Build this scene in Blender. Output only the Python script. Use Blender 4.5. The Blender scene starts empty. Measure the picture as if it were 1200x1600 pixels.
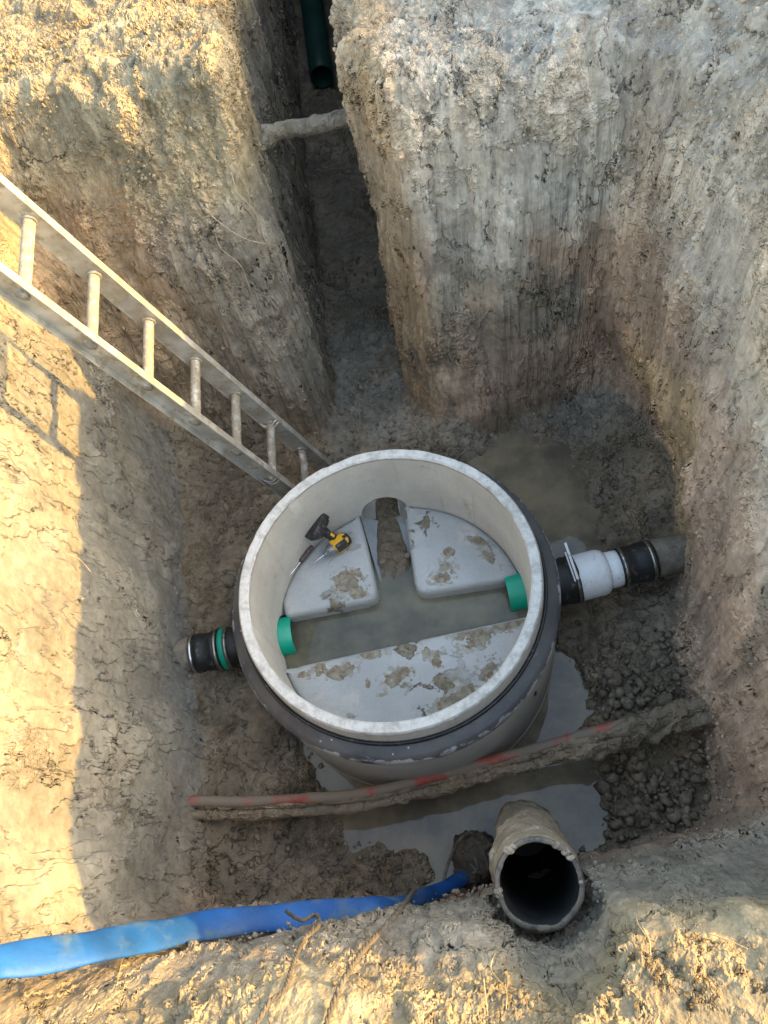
import bpy, bmesh, math, random
import numpy as np
from mathutils import Vector, Matrix

random.seed(7)
rng = np.random.default_rng(11)
SC = bpy.context.scene
COL = SC.collection

# ------------------------------------------------------------------ camera
F_PX, NAD, HC = 1200.0, (806.0, 1448.0), 3.19       # focal length, nadir point, height above the water
_n = -np.array([NAD[0] - 600, -(NAD[1] - 800), -F_PX]); _n /= np.linalg.norm(_n)
_x = np.array([1, 0, 0.0]) - _n[0] * _n; _x /= np.linalg.norm(_x)
_y = np.cross(_n, _x)
CM = np.array([_x, _y, _n])
cam_d = bpy.data.cameras.new('camera'); cam = bpy.data.objects.new('camera', cam_d); COL.objects.link(cam)
cam_d.sensor_fit = 'VERTICAL'; cam_d.sensor_height = 24; cam_d.sensor_width = 18; cam_d.lens = 18
cam_d.clip_start = 0.05; cam_d.clip_end = 500
mw = Matrix([[*CM[0], 0], [*CM[1], 0], [*CM[2], HC], [0, 0, 0, 1]])
cam.matrix_world = mw
SC.camera = cam

def at(px, py, z):
    d = CM @ np.array([px - 600, -(py - 800), -F_PX]); t = (z - HC) / d[2]
    return np.array([d[0] * t, d[1] * t, z])

# ------------------------------------------------------------------ sky, sun, exposure
SUN = np.array([0.90, 0.12, 0.375]); SUN /= np.linalg.norm(SUN)
W = bpy.data.worlds.new('World'); SC.world = W; W.use_nodes = True
nt = W.node_tree; nt.nodes.clear()
sky = nt.nodes.new('ShaderNodeTexSky'); sky.sky_type = 'NISHITA'; sky.sun_disc = False
sky.air_density = 1.8; sky.dust_density = 4.2; sky.ozone_density = 1.0
sky.sun_elevation = math.asin(SUN[2]); sky.sun_rotation = math.atan2(SUN[0], SUN[1])
bg = nt.nodes.new('ShaderNodeBackground'); bg.inputs[1].default_value = 0.15
wo = nt.nodes.new('ShaderNodeOutputWorld')
nt.links.new(sky.outputs[0], bg.inputs[0]); nt.links.new(bg.outputs[0], wo.inputs[0])
sd = bpy.data.lights.new('sun', 'SUN'); sd.energy = 2.3; sd.angle = math.radians(0.5); sd.color = (1.0, 0.57, 0.13)
so = bpy.data.objects.new('sun', sd); COL.objects.link(so)
so.rotation_euler = Vector(-SUN).to_track_quat('-Z', 'Y').to_euler(); so.location = (4, 0, 6)
SC.view_settings.view_transform = 'Standard'; SC.view_settings.look = 'None'
SC.view_settings.exposure = 2.18; SC.view_settings.gamma = 1
SC.render.engine = 'CYCLES'
try:
    SC.cycles.use_denoising = True
    SC.cycles.max_bounces = 5; SC.cycles.diffuse_bounces = 3
    SC.cycles.transparent_max_bounces = 4
except Exception:
    pass

# ------------------------------------------------------------------ material helper
class NB:
    def __init__(s, name):
        s.m = bpy.data.materials.new(name); s.m.use_nodes = True
        s.t = s.m.node_tree; s.t.nodes.clear()
        s.out = s.t.nodes.new('ShaderNodeOutputMaterial')
        s.p = s.t.nodes.new('ShaderNodeBsdfPrincipled')
        s.t.links.new(s.p.outputs[0], s.out.inputs[0])
        s.tc = None
    def put(s, sock, v):
        if v is None: return
        if isinstance(v, bpy.types.NodeSocket): s.t.links.new(v, sock)
        elif isinstance(v, (tuple, list)) and sock.type == 'RGBA': sock.default_value = (*v[:3], 1)
        else: sock.default_value = v
    def co(s, scale=(1, 1, 1), obj=True):
        if s.tc is None: s.tc = s.t.nodes.new('ShaderNodeTexCoord')
        mp = s.t.nodes.new('ShaderNodeMapping'); mp.inputs['Scale'].default_value = scale
        s.t.links.new(s.tc.outputs['Object'], mp.inputs[0]); return mp.outputs[0]
    def noise(s, scale, detail=4, rough=.55, vec=None, dist=0):
        n = s.t.nodes.new('ShaderNodeTexNoise'); n.inputs['Scale'].default_value = scale
        n.inputs['Detail'].default_value = detail; n.inputs['Roughness'].default_value = rough
        n.inputs['Distortion'].default_value = dist
        s.put(n.inputs['Vector'], vec or s.co()); return n.outputs[0]
    def voro(s, scale, feature='F1', vec=None, rnd=1):
        n = s.t.nodes.new('ShaderNodeTexVoronoi'); n.feature = feature; n.inputs['Scale'].default_value = scale
        n.inputs['Randomness'].default_value = rnd
        s.put(n.inputs['Vector'], vec or s.co()); return n.outputs['Distance']
    def m2(s, op, a, b=0.0, c=None):
        n = s.t.nodes.new('ShaderNodeMath'); n.operation = op
        s.put(n.inputs[0], a); s.put(n.inputs[1], b)
        if c is not None: s.put(n.inputs[2], c)
        return n.outputs[0]
    def ramp(s, v, a, b, lo=0.0, hi=1.0):
        n = s.t.nodes.new('ShaderNodeMapRange'); n.interpolation_type = 'SMOOTHSTEP'
        s.put(n.inputs[0], v); s.put(n.inputs[1], a); s.put(n.inputs[2], b); s.put(n.inputs[3], lo); s.put(n.inputs[4], hi)
        return n.outputs[0]
    def mix(s, fac, a, b, mode='MIX'):
        n = s.t.nodes.new('ShaderNodeMix'); n.data_type = 'RGBA'; n.blend_type = mode
        s.put(n.inputs[0], fac); s.put(n.inputs[6], a); s.put(n.inputs[7], b); return n.outputs[2]
    def attr(s, name):
        n = s.t.nodes.new('ShaderNodeAttribute'); n.attribute_name = name; return n
    def bump(s, h, dist=.01, strength=1):
        n = s.t.nodes.new('ShaderNodeBump'); n.inputs['Distance'].default_value = dist; n.inputs['Strength'].default_value = strength
        s.put(n.inputs['Height'], h); s.t.links.new(n.outputs[0], s.p.inputs['Normal'])
    def disp(s, h):
        n = s.t.nodes.new('ShaderNodeDisplacement'); n.inputs['Midlevel'].default_value = 0; n.inputs['Scale'].default_value = 1
        s.put(n.inputs['Height'], h); s.t.links.new(n.outputs[0], s.out.inputs['Displacement'])
        s.m.displacement_method = 'BOTH'
    def fin(s, col=None, rough=None, metal=None, spec=None):
        s.put(s.p.inputs['Base Color'], col); s.put(s.p.inputs['Roughness'], rough)
        s.put(s.p.inputs['Metallic'], metal)
        if spec is not None: s.put(s.p.inputs['Specular IOR Level'], spec)
        return s.m

def simple(name, col, rough=.5, metal=0.0, dirt=None, dirt_amt=.5, scale=30, bump=.0006, spec=.5, vary=.25):
    b = NB(name)
    base = b.mix(b.ramp(b.noise(scale * .7, 5), .3, .7), tuple(c * (1 - vary) for c in col), tuple(min(1, c * (1 + vary)) for c in col))
    r = rough
    if dirt:
        k = b.ramp(b.noise(scale, 7, .65), 1 - dirt_amt - .08, 1 - dirt_amt + .08)
        base = b.mix(k, base, dirt); r = b.m2('MAXIMUM', b.m2('MULTIPLY', k, .9), rough)
    b.bump(b.noise(scale * 4, 5), bump)
    return b.fin(base, r, metal, spec)

# ------------------------------------------------------------------ materials
def mat_soil(name='soil', use_attr=True, base=(.16, .13, .10), wet=.3, crumb=.6, amp=1.0):
    b = NB(name)
    if use_attr:
        c0 = b.attr('soil').outputs['Color']; zone = b.attr('zone')
        sp = b.t.nodes.new('ShaderNodeSeparateColor'); b.t.links.new(zone.outputs['Color'], sp.inputs[0])
        cr, we, cl = sp.outputs[0], sp.outputs[1], sp.outputs[2]; stf = zone.outputs['Alpha']
    else:
        c0, cr, we, cl, stf = base, crumb, wet, 0.0, 0.0
    # large mottling, clay smears, scraped streaks running down, pale crumbs and dark pores
    mott = b.ramp(b.noise(3.0, 6, .6), .3, .72, .78, 1.22)
    fine = b.ramp(b.noise(34, 6, .6), .25, .75, .78, 1.2)
    streak = b.ramp(b.noise(5.0, 5, .6, b.co((4.6, 4.6, .28))), .30, .70, .76, 1.20)
    streak = b.m2('ADD', 1.0, b.m2('MULTIPLY', b.m2('SUBTRACT', streak, 1.0), stf))
    k = b.m2('MULTIPLY', b.m2('MULTIPLY', mott, fine), streak)
    kc = b.t.nodes.new('ShaderNodeCombineColor')
    for i in range(3): b.put(kc.inputs[i], k)
    col = b.mix(1.0, c0, kc.outputs[0], 'MULTIPLY')
    hue = b.ramp(b.noise(1.7, 4, .6), .42, .66)
    col = b.mix(b.m2('MULTIPLY', hue, .20), col, b.mix(1.0, col, (1.18, .98, .74), 'MULTIPLY'))
    speck = b.ramp(b.noise(70, 5, .7), .58, .66)
    speck = b.m2('MULTIPLY', b.m2('MULTIPLY', speck, cr), .55)
    col = b.mix(speck, col, b.mix(1.0, col, (1.9, 1.8, 1.7), 'MULTIPLY'))
    pore = b.ramp(b.noise(50, 3, .6), .32, .25)
    col = b.mix(b.m2('MULTIPLY', pore, .45), col, b.mix(1.0, col, (.4, .38, .35), 'MULTIPLY'))
    # relief: coarse lumps, flaked-off plates with crisp edges, sparse cracks, scraped grooves, pockets of crumbs
    fb = b.m2('MULTIPLY', b.m2('SUBTRACT', b.noise(5, 4, .5), .5), .045)
    grain = b.m2('MULTIPLY', b.noise(110, 4, .6), b.m2('ADD', .0022, b.m2('MULTIPLY', cr, .0045)))
    gr = b.m2('MULTIPLY', b.m2('SUBTRACT', b.noise(4.0, 3, .5, b.co((7, 7, .35))), .5), b.m2('MULTIPLY', stf, .042))
    pn = b.noise(3.6, 6, .56, b.co((1.25, 1.25, .5)))
    pe = b.m2('ADD', b.ramp(pn, .455, .475), b.m2('ADD', b.ramp(pn, .54, .555), b.ramp(pn, .60, .615)))
    plate = b.m2('MULTIPLY', pe, .009)
    crn = b.m2('ABSOLUTE', b.m2('SUBTRACT', b.noise(3.2, 6, .6, b.co((1.3, 1.3, .7))), .5))
    cm = b.ramp(b.noise(1.9, 3, .5), .48, .56)
    crack = b.m2('MULTIPLY', b.m2('MULTIPLY', b.ramp(crn, .0, .007), cm), .012)
    area = b.ramp(b.noise(3.4, 6, .62), b.m2('SUBTRACT', .62, b.m2('MULTIPLY', cr, .15)), b.m2('SUBTRACT', .67, b.m2('MULTIPLY', cr, .15)))
    wv_ = b.t.nodes.new('ShaderNodeVectorMath'); wv_.operation = 'ADD'
    nz_ = b.t.nodes.new('ShaderNodeTexNoise'); nz_.inputs['Scale'].default_value = 30; nz_.inputs['Detail'].default_value = 3; b.put(nz_.inputs['Vector'], b.co())
    sc_ = b.t.nodes.new('ShaderNodeVectorMath'); sc_.operation = 'SCALE'; sc_.inputs['Scale'].default_value = .06
    b.t.links.new(nz_.outputs['Color'], sc_.inputs[0]); b.t.links.new(b.co(), wv_.inputs[0]); b.t.links.new(sc_.outputs[0], wv_.inputs[1])
    wvec = wv_.outputs[0]
    l1 = b.ramp(b.voro(26, 'F1', wvec), .15, .75, 1, 0); l2 = b.ramp(b.voro(62, 'F1', wvec), .15, .8, 1, 0)
    lump = b.m2('MULTIPLY', area, b.m2('ADD', b.m2('MULTIPLY', l1, .011), b.m2('ADD', .004, b.m2('MULTIPLY', l2, .006))))
    c1 = b.ramp(b.voro(11, 'F1', wvec), .1, .7, 1, 0)
    cl = b.m2('MULTIPLY', cl, b.ramp(b.noise(4.5, 4, .6), .44, .60, .12, 1)) if use_attr else .0
    clod = b.m2('MULTIPLY', cl, b.m2('ADD', b.m2('MULTIPLY', c1, .040), b.m2('ADD', b.m2('MULTIPLY', l1, .011), b.m2('MULTIPLY', b.ramp(b.noise(17, 6, .62), .36, .64), .034))))
    h = b.m2('ADD', b.m2('ADD', fb, gr), b.m2('ADD', plate, grain))
    h = b.m2('SUBTRACT', b.m2('ADD', b.m2('ADD', h, crack), b.m2('ADD', lump, clod)), b.m2('ADD', .020, b.m2('MULTIPLY', cl, .030)))
    crackc = b.m2('MULTIPLY', b.m2('MULTIPLY', b.ramp(crn, .006, .0), cm), .35)
    col = b.mix(crackc, col, b.mix(1.0, col, (.45, .42, .38), 'MULTIPLY'))
    col = b.mix(b.m2('MULTIPLY', pe, .16), col, b.mix(1.0, col, (1.5, 1.45, 1.38), 'MULTIPLY'))
    col = b.mix(b.m2('MULTIPLY', area, .22), col, b.mix(1.0, col, (1.4, 1.32, 1.22), 'MULTIPLY'))
    if amp != 1: h = b.m2('MULTIPLY', h, amp)
    b.disp(h)
    if not use_attr: b.m.displacement_method = 'BUMP'
    rough = b.m2('SUBTRACT', .97, b.m2('MULTIPLY', we, b.ramp(b.noise(9, 5, .6), .35, .65, .25, .60)))
    return b.fin(col, rough, 0.0, .35)

M = {}
M['soil'] = mat_soil()
M['mud'] = mat_soil('wet_mud', False, (.20, .165, .12), .45, .6, .6)
M['dark_mud'] = mat_soil('dark_mud', False, (.085, .070, .052), .6, .4, .6)
M['tongue'] = mat_soil('channel_mud', False, (.135, .110, .080), .5, .8, .5)
M['dry_mud'] = mat_soil('dry_mud', False, (.30, .26, .21), .0, .9, .5)
M['crumb'] = simple('soil_crumbs', (.27, .235, .19), .95, vary=.35, scale=9)
M['clod'] = simple('mud_clods', (.15, .125, .095), .7, vary=.3, scale=25, bump=.004)

def mat_concrete(name, col, stain, amt, splat=None):
    b = NB(name)
    c = b.mix(b.ramp(b.noise(4, 7, .6), .3, .7), tuple(x * .86 for x in col), tuple(min(1, x * 1.1) for x in col))
    c = b.mix(b.m2('MULTIPLY', b.ramp(b.noise(70, 4, .6), .35, .65), .22), c, tuple(x * .72 for x in col))
    st = b.ramp(b.noise(5, 8, .66, b.co((1, 1, 1)), .5), 1 - amt - .05, 1 - amt + .07)
    c = b.mix(b.m2('MULTIPLY', st, .8), c, stain)
    pore = b.ramp(b.voro(38), .10, .05)
    pore2 = b.ramp(b.noise(17, 2), .5, .6)
    pr = b.m2('MULTIPLY', pore, pore2)
    c = b.mix(b.m2('MULTIPLY', pr, .75), c, (.09, .08, .07))
    h = b.m2('ADD', b.m2('MULTIPLY', b.noise(60, 8, .65), .5), b.m2('MULTIPLY', pr, -.8))
    h = b.m2('ADD', h, b.m2('MULTIPLY', st, .5))
    r = .82
    if name == 'precast_concrete':
        sx = b.t.nodes.new('ShaderNodeSeparateXYZ'); b.t.links.new(b.co(), sx.inputs[0])
        rim = b.ramp(b.m2('ADD', sx.outputs[2], b.m2('MULTIPLY', b.noise(12, 5), .012)), .716, .728)
        rc_ = b.mix(b.ramp(b.noise(24, 9, .68), .30, .60), (.42, .40, .37), (.72, .71, .68))
        rc_ = b.mix(b.ramp(b.noise(6, 6, .7), .58, .66), rc_, (.36, .30, .22))
        c = b.mix(b.m2('MULTIPLY', rim, .85), c, rc_); h = b.m2('ADD', h, b.m2('MULTIPLY', rim, b.m2('MULTIPLY', b.noise(45, 8, .7), 2.2)))
        drip = b.ramp(b.noise(4, 5, .6, b.co((7, 7, .5))), .56, .70); c = b.mix(b.m2('MULTIPLY', drip, .22), c, (.28, .24, .17))
    if splat:
        s1 = b.ramp(b.noise(9.0, 9, .62, None, .25), splat, splat + .03)
        s2 = b.ramp(b.noise(2.6, 3, .5), .46, .60)
        s = b.m2('MULTIPLY', s1, s2)
        thin = b.m2('MULTIPLY', b.ramp(b.noise(9.0, 9, .62, None, .25), splat - .05, splat), s2)
        c = b.mix(b.m2('MULTIPLY', thin, .45), c, (.36, .35, .32))
        mudc = b.mix(b.ramp(b.noise(45, 6, .7), .35, .65), (.17, .14, .095), (.30, .26, .19))
        c = b.mix(s, c, mudc)
        h = b.m2('ADD', h, b.m2('MULTIPLY', s, b.m2('ADD', 1.2, b.m2('MULTIPLY', b.noise(55, 6), 2.2))))
        sp = b.ramp(b.voro(26), .07, .04); c = b.mix(b.m2('MULTIPLY', sp, b.ramp(b.noise(7, 2), .52, .6)), c, (.16, .13, .09))
        r = b.m2('ADD', .55, b.m2('MULTIPLY', s, .35))
    b.bump(h, .0035)
    return b.fin(c, r, 0.0, .4)

M['wallc'] = mat_concrete('precast_concrete', (.60, .57, .51), (.30, .25, .17), .34)
M['bench'] = mat_concrete('bench_concrete', (.46, .465, .46), (.54, .51, .48), .42, .555)
M['film'] = simple('silt_film', (.385, .37, .34), .8, dirt=(.33, .305, .26), dirt_amt=.5, scale=60, bump=.001)
M['splat'] = simple('splattered_mud', (.30, .265, .20), .85, dirt=(.22, .155, .105), dirt_amt=.45, scale=45, bump=.004)
M['chan'] = mat_concrete('channel_concrete', (.30, .33, .35), (.2, .17, .12), .45)

def mat_collar():
    b = NB('bitumen_collar')
    c = b.mix(b.ramp(b.noise(6, 6), .35, .65), (.060, .062, .070), (.110, .108, .108))
    sc = b.ramp(b.noise(14, 9, .72, b.co((1, 1, 5)), .6), .60, .68)
    sc = b.m2('MULTIPLY', sc, b.ramp(b.noise(2.3, 3), .42, .62))
    c = b.mix(sc, c, (.45, .46, .47))
    sx = b.t.nodes.new('ShaderNodeSeparateXYZ'); b.t.links.new(b.co(), sx.inputs[0])
    rx = b.m2('SUBTRACT', sx.outputs[0], -0.363); ry = b.m2('SUBTRACT', sx.outputs[1], 1.079)
    rr_ = b.m2('SQRT', b.m2('ADD', b.m2('MULTIPLY', rx, rx), b.m2('MULTIPLY', ry, ry)))
    jag = b.m2('MULTIPLY', b.m2('SUBTRACT', b.noise(22, 8, .7), .5), .055)
    ed = b.m2('MULTIPLY', b.ramp(b.m2('ADD', rr_, jag), .600, .606), b.ramp(b.noise(3.1, 5, .6), .40, .52))
    sc = b.m2('MAXIMUM', sc, ed); c = b.mix(ed, c, (.42, .42, .41))
    spt = b.ramp(b.voro(24), .10, .06); c = b.mix(b.m2('MULTIPLY', spt, b.ramp(b.noise(4, 3), .50, .56)), c, (.45, .45, .44))
    b.bump(b.m2('ADD', b.noise(50, 7), sc), .0015)
    return b.fin(c, b.m2('ADD', .42, b.m2('MULTIPLY', sc, .4)), 0.0, .5)
M['collar'] = mat_collar()
M['chip'] = mat_concrete('chipped_edge', (.50, .50, .49), (.2, .2, .2), .38)
def mat_body():
    b = NB('outer_concrete')
    c = b.mix(b.ramp(b.noise(3, 7, .6, b.co((1, 1, .4))), .3, .7), (.34, .33, .31), (.46, .44, .41))
    c = b.mix(b.m2('MULTIPLY', b.ramp(b.noise(22, 8, .7), .5, .7), .35), c, (.28, .26, .23))
    b.bump(b.noise(70, 7), .0012)
    return b.fin(c, .7, 0.0, .4)
M['body'] = mat_body()
M['rubber'] = simple('black_rubber', (.018, .018, .019), .45, dirt=(.16, .14, .11), dirt_amt=.36, scale=22, spec=.5)
M['gasket'] = simple('gasket_rubber', (.02, .021, .024), .35, dirt=(.25, .25, .25), dirt_amt=.33, scale=40)
M['green'] = simple('green_pvc', (.0, .36, .235), .33, dirt=(.20, .22, .15), dirt_amt=.30, scale=12, vary=.12, bump=.0003)
M['dgreen'] = simple('dark_green_pvc', (.008, .05, .038), .5, dirt=(.04, .045, .04), dirt_amt=.35, scale=10, bump=.0003)
M['white'] = simple('white_pvc', (.90, .90, .90), .3, dirt=(.30, .26, .20), dirt_amt=.33, scale=60, vary=.04, bump=.0002)
M['steel'] = simple('steel_band', (.42, .41, .39), .35, 1.0, dirt=(.20, .17, .13), dirt_amt=.42, scale=50)
M['oldpipe'] = simple('old_brown_pipe', (.17, .14, .11), .85, dirt=(.26, .22, .17), dirt_amt=.5, scale=20, bump=.004)
M['alu'] = simple('weathered_aluminium', (.47, .465, .44), .45, .4, dirt=(.36, .32, .25), dirt_amt=.45, scale=16, bump=.0012)
M['rung'] = simple('muddy_rung', (.48, .46, .42), .6, .3, dirt=(.32, .29, .235), dirt_amt=.56, scale=30, bump=.004)
M['wire'] = simple('tie_cloth', (.40, .38, .35), .8, .1)
M['red'] = simple('red_conduit', (.36, .065, .045), .6, dirt=(.22, .18, .135), dirt_amt=.565, scale=7, bump=.003)
M['blue'] = simple('blue_hose', (.008, .085, .31), .6, dirt=(.055, .12, .23), dirt_amt=.45, scale=9, vary=.3, bump=.002)
M['rope'] = simple('muddy_rope', (.15, .13, .105), .95, dirt=(.10, .085, .065), dirt_amt=.5, scale=25, bump=.004)
M['yellow'] = simple('yellow_plastic', (.78, .40, .02), .4, dirt=(.25, .2, .12), dirt_amt=.36, scale=80, vary=.1)
M['black'] = simple('black_plastic', (.022, .022, .024), .45, dirt=(.18, .16, .13), dirt_amt=.38, scale=70)
M['grey'] = simple('grey_metal', (.30, .30, .30), .4, .6, dirt=(.2, .18, .15), dirt_amt=.4, scale=90)
M['chrome'] = simple('bright_steel', (.65, .65, .65), .25, 1.0)
M['handle'] = simple('screwdriver_grip', (.08, .045, .045), .5, dirt=(.14, .13, .12), dirt_amt=.45, scale=70)
M['root'] = simple('pale_root', (.42, .35, .26), .9)
M['straw'] = simple('dry_straw', (.45, .36, .20), .9)
def mat_pipecrust():
    b = NB('crusted_pipe')
    c = b.mix(b.ramp(b.noise(7, 8, .65), .32, .68), (.25, .20, .14), (.46, .39, .29))
    c = b.mix(b.ramp(b.noise(30, 6, .7), .58, .66), c, (.17, .14, .11))
    c = b.mix(b.ramp(b.noise(14, 8, .7), .60, .64), c, (.52, .48, .40))
    b.bump(b.m2('ADD', b.noise(22, 9, .7), b.m2('MULTIPLY', b.noise(90, 5), .4)), .012)
    return b.fin(c, .95, 0.0, .2)
M['crust'] = mat_pipecrust()
M['bore'] = simple('pipe_bore', (.035, .036, .038), .5, dirt=(.09, .08, .065), dirt_amt=.35, scale=12)
M['cut'] = simple('pipe_cut_edge', (.055, .058, .068), .6, dirt=(.17, .15, .12), dirt_amt=.54, scale=35, bump=.003)

def mat_water(name, col, bumpy=.0012):
    b = NB(name)
    c = b.mix(b.ramp(b.noise(3.2, 5, .62), .32, .68), tuple(x * .62 for x in col), (col[0] * 1.55, col[1] * 1.45, col[2] * 1.25))
    scum = b.ramp(b.noise(9, 8, .7, b.co((1, 2.2, 1)), 1.0), .66, .72)
    c = b.mix(b.m2('MULTIPLY', scum, .35), c, (.24, .21, .16))
    b.bump(b.noise(6, 2, .4), bumpy)
    m = b.fin(c, b.m2('ADD', .025, b.m2('MULTIPLY', scum, .25)), 0.0, .5)
    b.p.inputs['IOR'].default_value = 1.45
    return m
M['water'] = mat_water('puddle_water', (.205, .180, .140))
M['cwater'] = mat_water('channel_water', (.125, .118, .09))

# ------------------------------------------------------------------ object helpers
def link(name, verts, faces, mat, parent=None, smooth=True, **props):
    me = bpy.data.meshes.new(name)
    me.from_pydata([tuple(map(float, v)) for v in verts], [], [tuple(map(int, f)) for f in faces])
    me.update()
    mats = mat if isinstance(mat, (list, tuple)) else [mat]
    for m_ in mats: me.materials.append(m_)
    if smooth: me.polygons.foreach_set('use_smooth', np.ones(len(me.polygons), bool))
    o = bpy.data.objects.new(name, me); COL.objects.link(o)
    if parent:
        o.parent = parent
        o.matrix_parent_inverse = Matrix.Translation(parent.location).inverted() if parent.type == 'EMPTY' else Matrix()
    for k_, v_ in props.items(): o[k_] = v_
    return o

def thing(name, loc, label, category, group=None):
    o = bpy.data.objects.new(name, None); COL.objects.link(o); o.location = tuple(map(float, loc))
    o.empty_display_size = .05
    o['label'] = label; o['category'] = category
    if group: o['group'] = group
    return o

class G:
    """collects geometry for one mesh"""
    def __init__(s): s.v = []; s.f = []; s.n = 0
    def add(s, V, F):
        V = np.asarray(V, float); s.v.append(V); s.f += [tuple(i + s.n for i in f) for f in F]; s.n += len(V); return s
    def out(s, name, mat, parent=None, smooth=True, **k):
        return link(name, np.concatenate(s.v), s.f, mat, parent, smooth, **k)

def hashn(i, j, k, seed):
    h = (i * 374761393 + j * 668265263 + k * 2147483647 + seed * 1274126177) & 0xffffffff
    h = ((h ^ (h >> 13)) * 1274126177) & 0xffffffff
    h = (h ^ (h >> 16)) & 0xffff
    return h / 65535.0
def vn(P, freq, seed=0, oct=3):
    P = np.asarray(P, float); out = np.zeros(len(P)); a = 1.; tot = 0
    for o in range(oct):
        Q = P * freq * 2 ** o; I = np.floor(Q).astype(np.int64); f = Q - I; f = f * f * (3 - 2 * f); r = 0
        for dx in (0, 1):
            for dy in (0, 1):
                for dz in (0, 1):
                    w = (f[:, 0] if dx else 1 - f[:, 0]) * (f[:, 1] if dy else 1 - f[:, 1]) * (f[:, 2] if dz else 1 - f[:, 2])
                    r = r + w * hashn(I[:, 0] + dx, I[:, 1] + dy, I[:, 2] + dz, seed + o)
        out += a * (r - .5) * 2; tot += a; a *= .5
    return out / tot

def resample(P, n):
    P = np.asarray(P, float)
    # Catmull-Rom through the points
    Q = np.vstack([2 * P[0] - P[1], P, 2 * P[-1] - P[-2]]); res = []
    seg = len(P) - 1
    for t in np.linspace(0, seg - 1e-6, n):
        i = int(t); u = t - i; a, b_, c, d = Q[i], Q[i + 1], Q[i + 2], Q[i + 3]
        res.append(.5 * ((2 * b_) + (-a + c) * u + (2 * a - 5 * b_ + 4 * c - d) * u * u + (-a + 3 * b_ - 3 * c + d) * u ** 3))
    return np.array(res)

def sweep(P, R, seg=14, cap=True, flat=None, up=(0, 0, 1), noise=None):
    """tube along P; R radius or array; flat = (width, height) arrays for an oval section"""
    P = np.asarray(P, float); n = len(P); T = np.gradient(P, axis=0); T /= np.linalg.norm(T, axis=1)[:, None]
    V = []; u = np.asarray(up, float)
    for i in range(n):
        s_ = np.cross(T[i], u); s_ /= np.linalg.norm(s_); w_ = np.cross(s_, T[i])
        a = np.linspace(0, 2 * np.pi, seg, endpoint=False)
        if flat is not None: rw, rh = flat[0][i], flat[1][i]
        else:
            r = R[i] if np.ndim(R) else R; rw = rh = r
        V.append(P[i] + np.outer(np.cos(a) * rw, s_) + np.outer(np.sin(a) * rh, w_))
    V = np.concatenate(V)
    if noise is not None:
        fr, amp, sd_ = noise
        C0 = np.repeat(P, seg, axis=0); D = V - C0; L = np.linalg.norm(D, axis=1)[:, None] + 1e-9
        V = V + D / L * (vn(V, fr, sd_, 4) * (np.repeat(amp, seg) if np.ndim(amp) else amp))[:, None]
    F = [(i * seg + j, i * seg + (j + 1) % seg, (i + 1) * seg + (j + 1) % seg, (i + 1) * seg + j) for i in range(n - 1) for j in range(seg)]
    if cap: F += [tuple(range(seg))[::-1], tuple((n - 1) * seg + j for j in range(seg))]
    return V, F

def frame(d):
    d = np.asarray(d, float); d = d / np.linalg.norm(d)
    a = np.array([0, 0, 1.]) if abs(d[2]) < .9 else np.array([1., 0, 0])
    s_ = np.cross(d, a); s_ /= np.linalg.norm(s_); return s_, np.cross(s_, d), d

def lathe(prof, o=(0, 0, 0), d=(0, 0, 1), seg=64, close=False, noise=None):
    """prof: list of (r, h) revolved about axis d through o"""
    s_, w_, d = frame(d); o = np.asarray(o, float); a = np.linspace(0, 2 * np.pi, seg, endpoint=False)
    V = np.concatenate([o + d * h + np.outer(np.cos(a) * r, s_) + np.outer(np.sin(a) * r, w_) for r, h in prof])
    m = len(prof); R = range(m if close else m - 1)
    F = [(i * seg + j, i * seg + (j + 1) % seg, ((i + 1) % m) * seg + (j + 1) % seg, ((i + 1) % m) * seg + j) for i in R for j in range(seg)]
    if noise is not None: V = V + np.stack([vn(V, noise[0], noise[2] + q, 4) for q in range(3)], 1) * noise[1]
    return V, F

def boxv(c, size, ax=None, bev=.15):
    """bevelled box: ax rows are axes"""
    bm = bmesh.new(); bmesh.ops.create_cube(bm, size=1)
    S = np.array(size, float)
    for v in bm.verts: v.co = Vector(np.array(v.co) * S)
    bmesh.ops.bevel(bm, geom=bm.edges[:], offset=min(size) * bev, segments=2, affect='EDGES', profile=.6)
    V = np.array([v.co[:] for v in bm.verts]); F = [[v.index for v in f.verts] for f in bm.faces]; bm.free()
    if ax is not None: V = V @ np.asarray(ax)
    return V + np.asarray(c), F

def polybox(outline, h, ax, c, bev=.12):
    """extruded outline (2D points) with bevelled rims; ax rows u,v,w"""
    bm = bmesh.new(); vs = [bm.verts.new((p[0], p[1], -h / 2)) for p in outline]; f = bm.faces.new(vs)
    r = bmesh.ops.extrude_face_region(bm, geom=[f])
    for v in [g for g in r['geom'] if isinstance(g, bmesh.types.BMVert)]: v.co.z = h / 2
    bmesh.ops.recalc_face_normals(bm, faces=bm.faces[:])
    bmesh.ops.bevel(bm, geom=bm.edges[:], offset=h * bev, segments=2, affect='EDGES', profile=.6, clamp_overlap=True)
    bm.verts.index_update()
    V = np.array([v.co[:] for v in bm.verts]); F = [[v.index for v in f.verts] for f in bm.faces]; bm.free()
    return V @ np.asarray(ax) + np.asarray(c), F

# ------------------------------------------------------------------ the excavation (one terrain mesh from a solid field)
H = 0.0165
X0, X1, Y0, Y1, Z0, Z1 = -2.6, 2.0, -1.05, 6.7, -0.27, 2.80
xs = np.arange(X0, X1, H, dtype=np.float32); ys = np.arange(Y0, Y1, H, dtype=np.float32); zs = np.arange(Z0, Z1, H, dtype=np.float32)
nx, ny, nz = len(xs), len(ys), len(zs)

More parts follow.
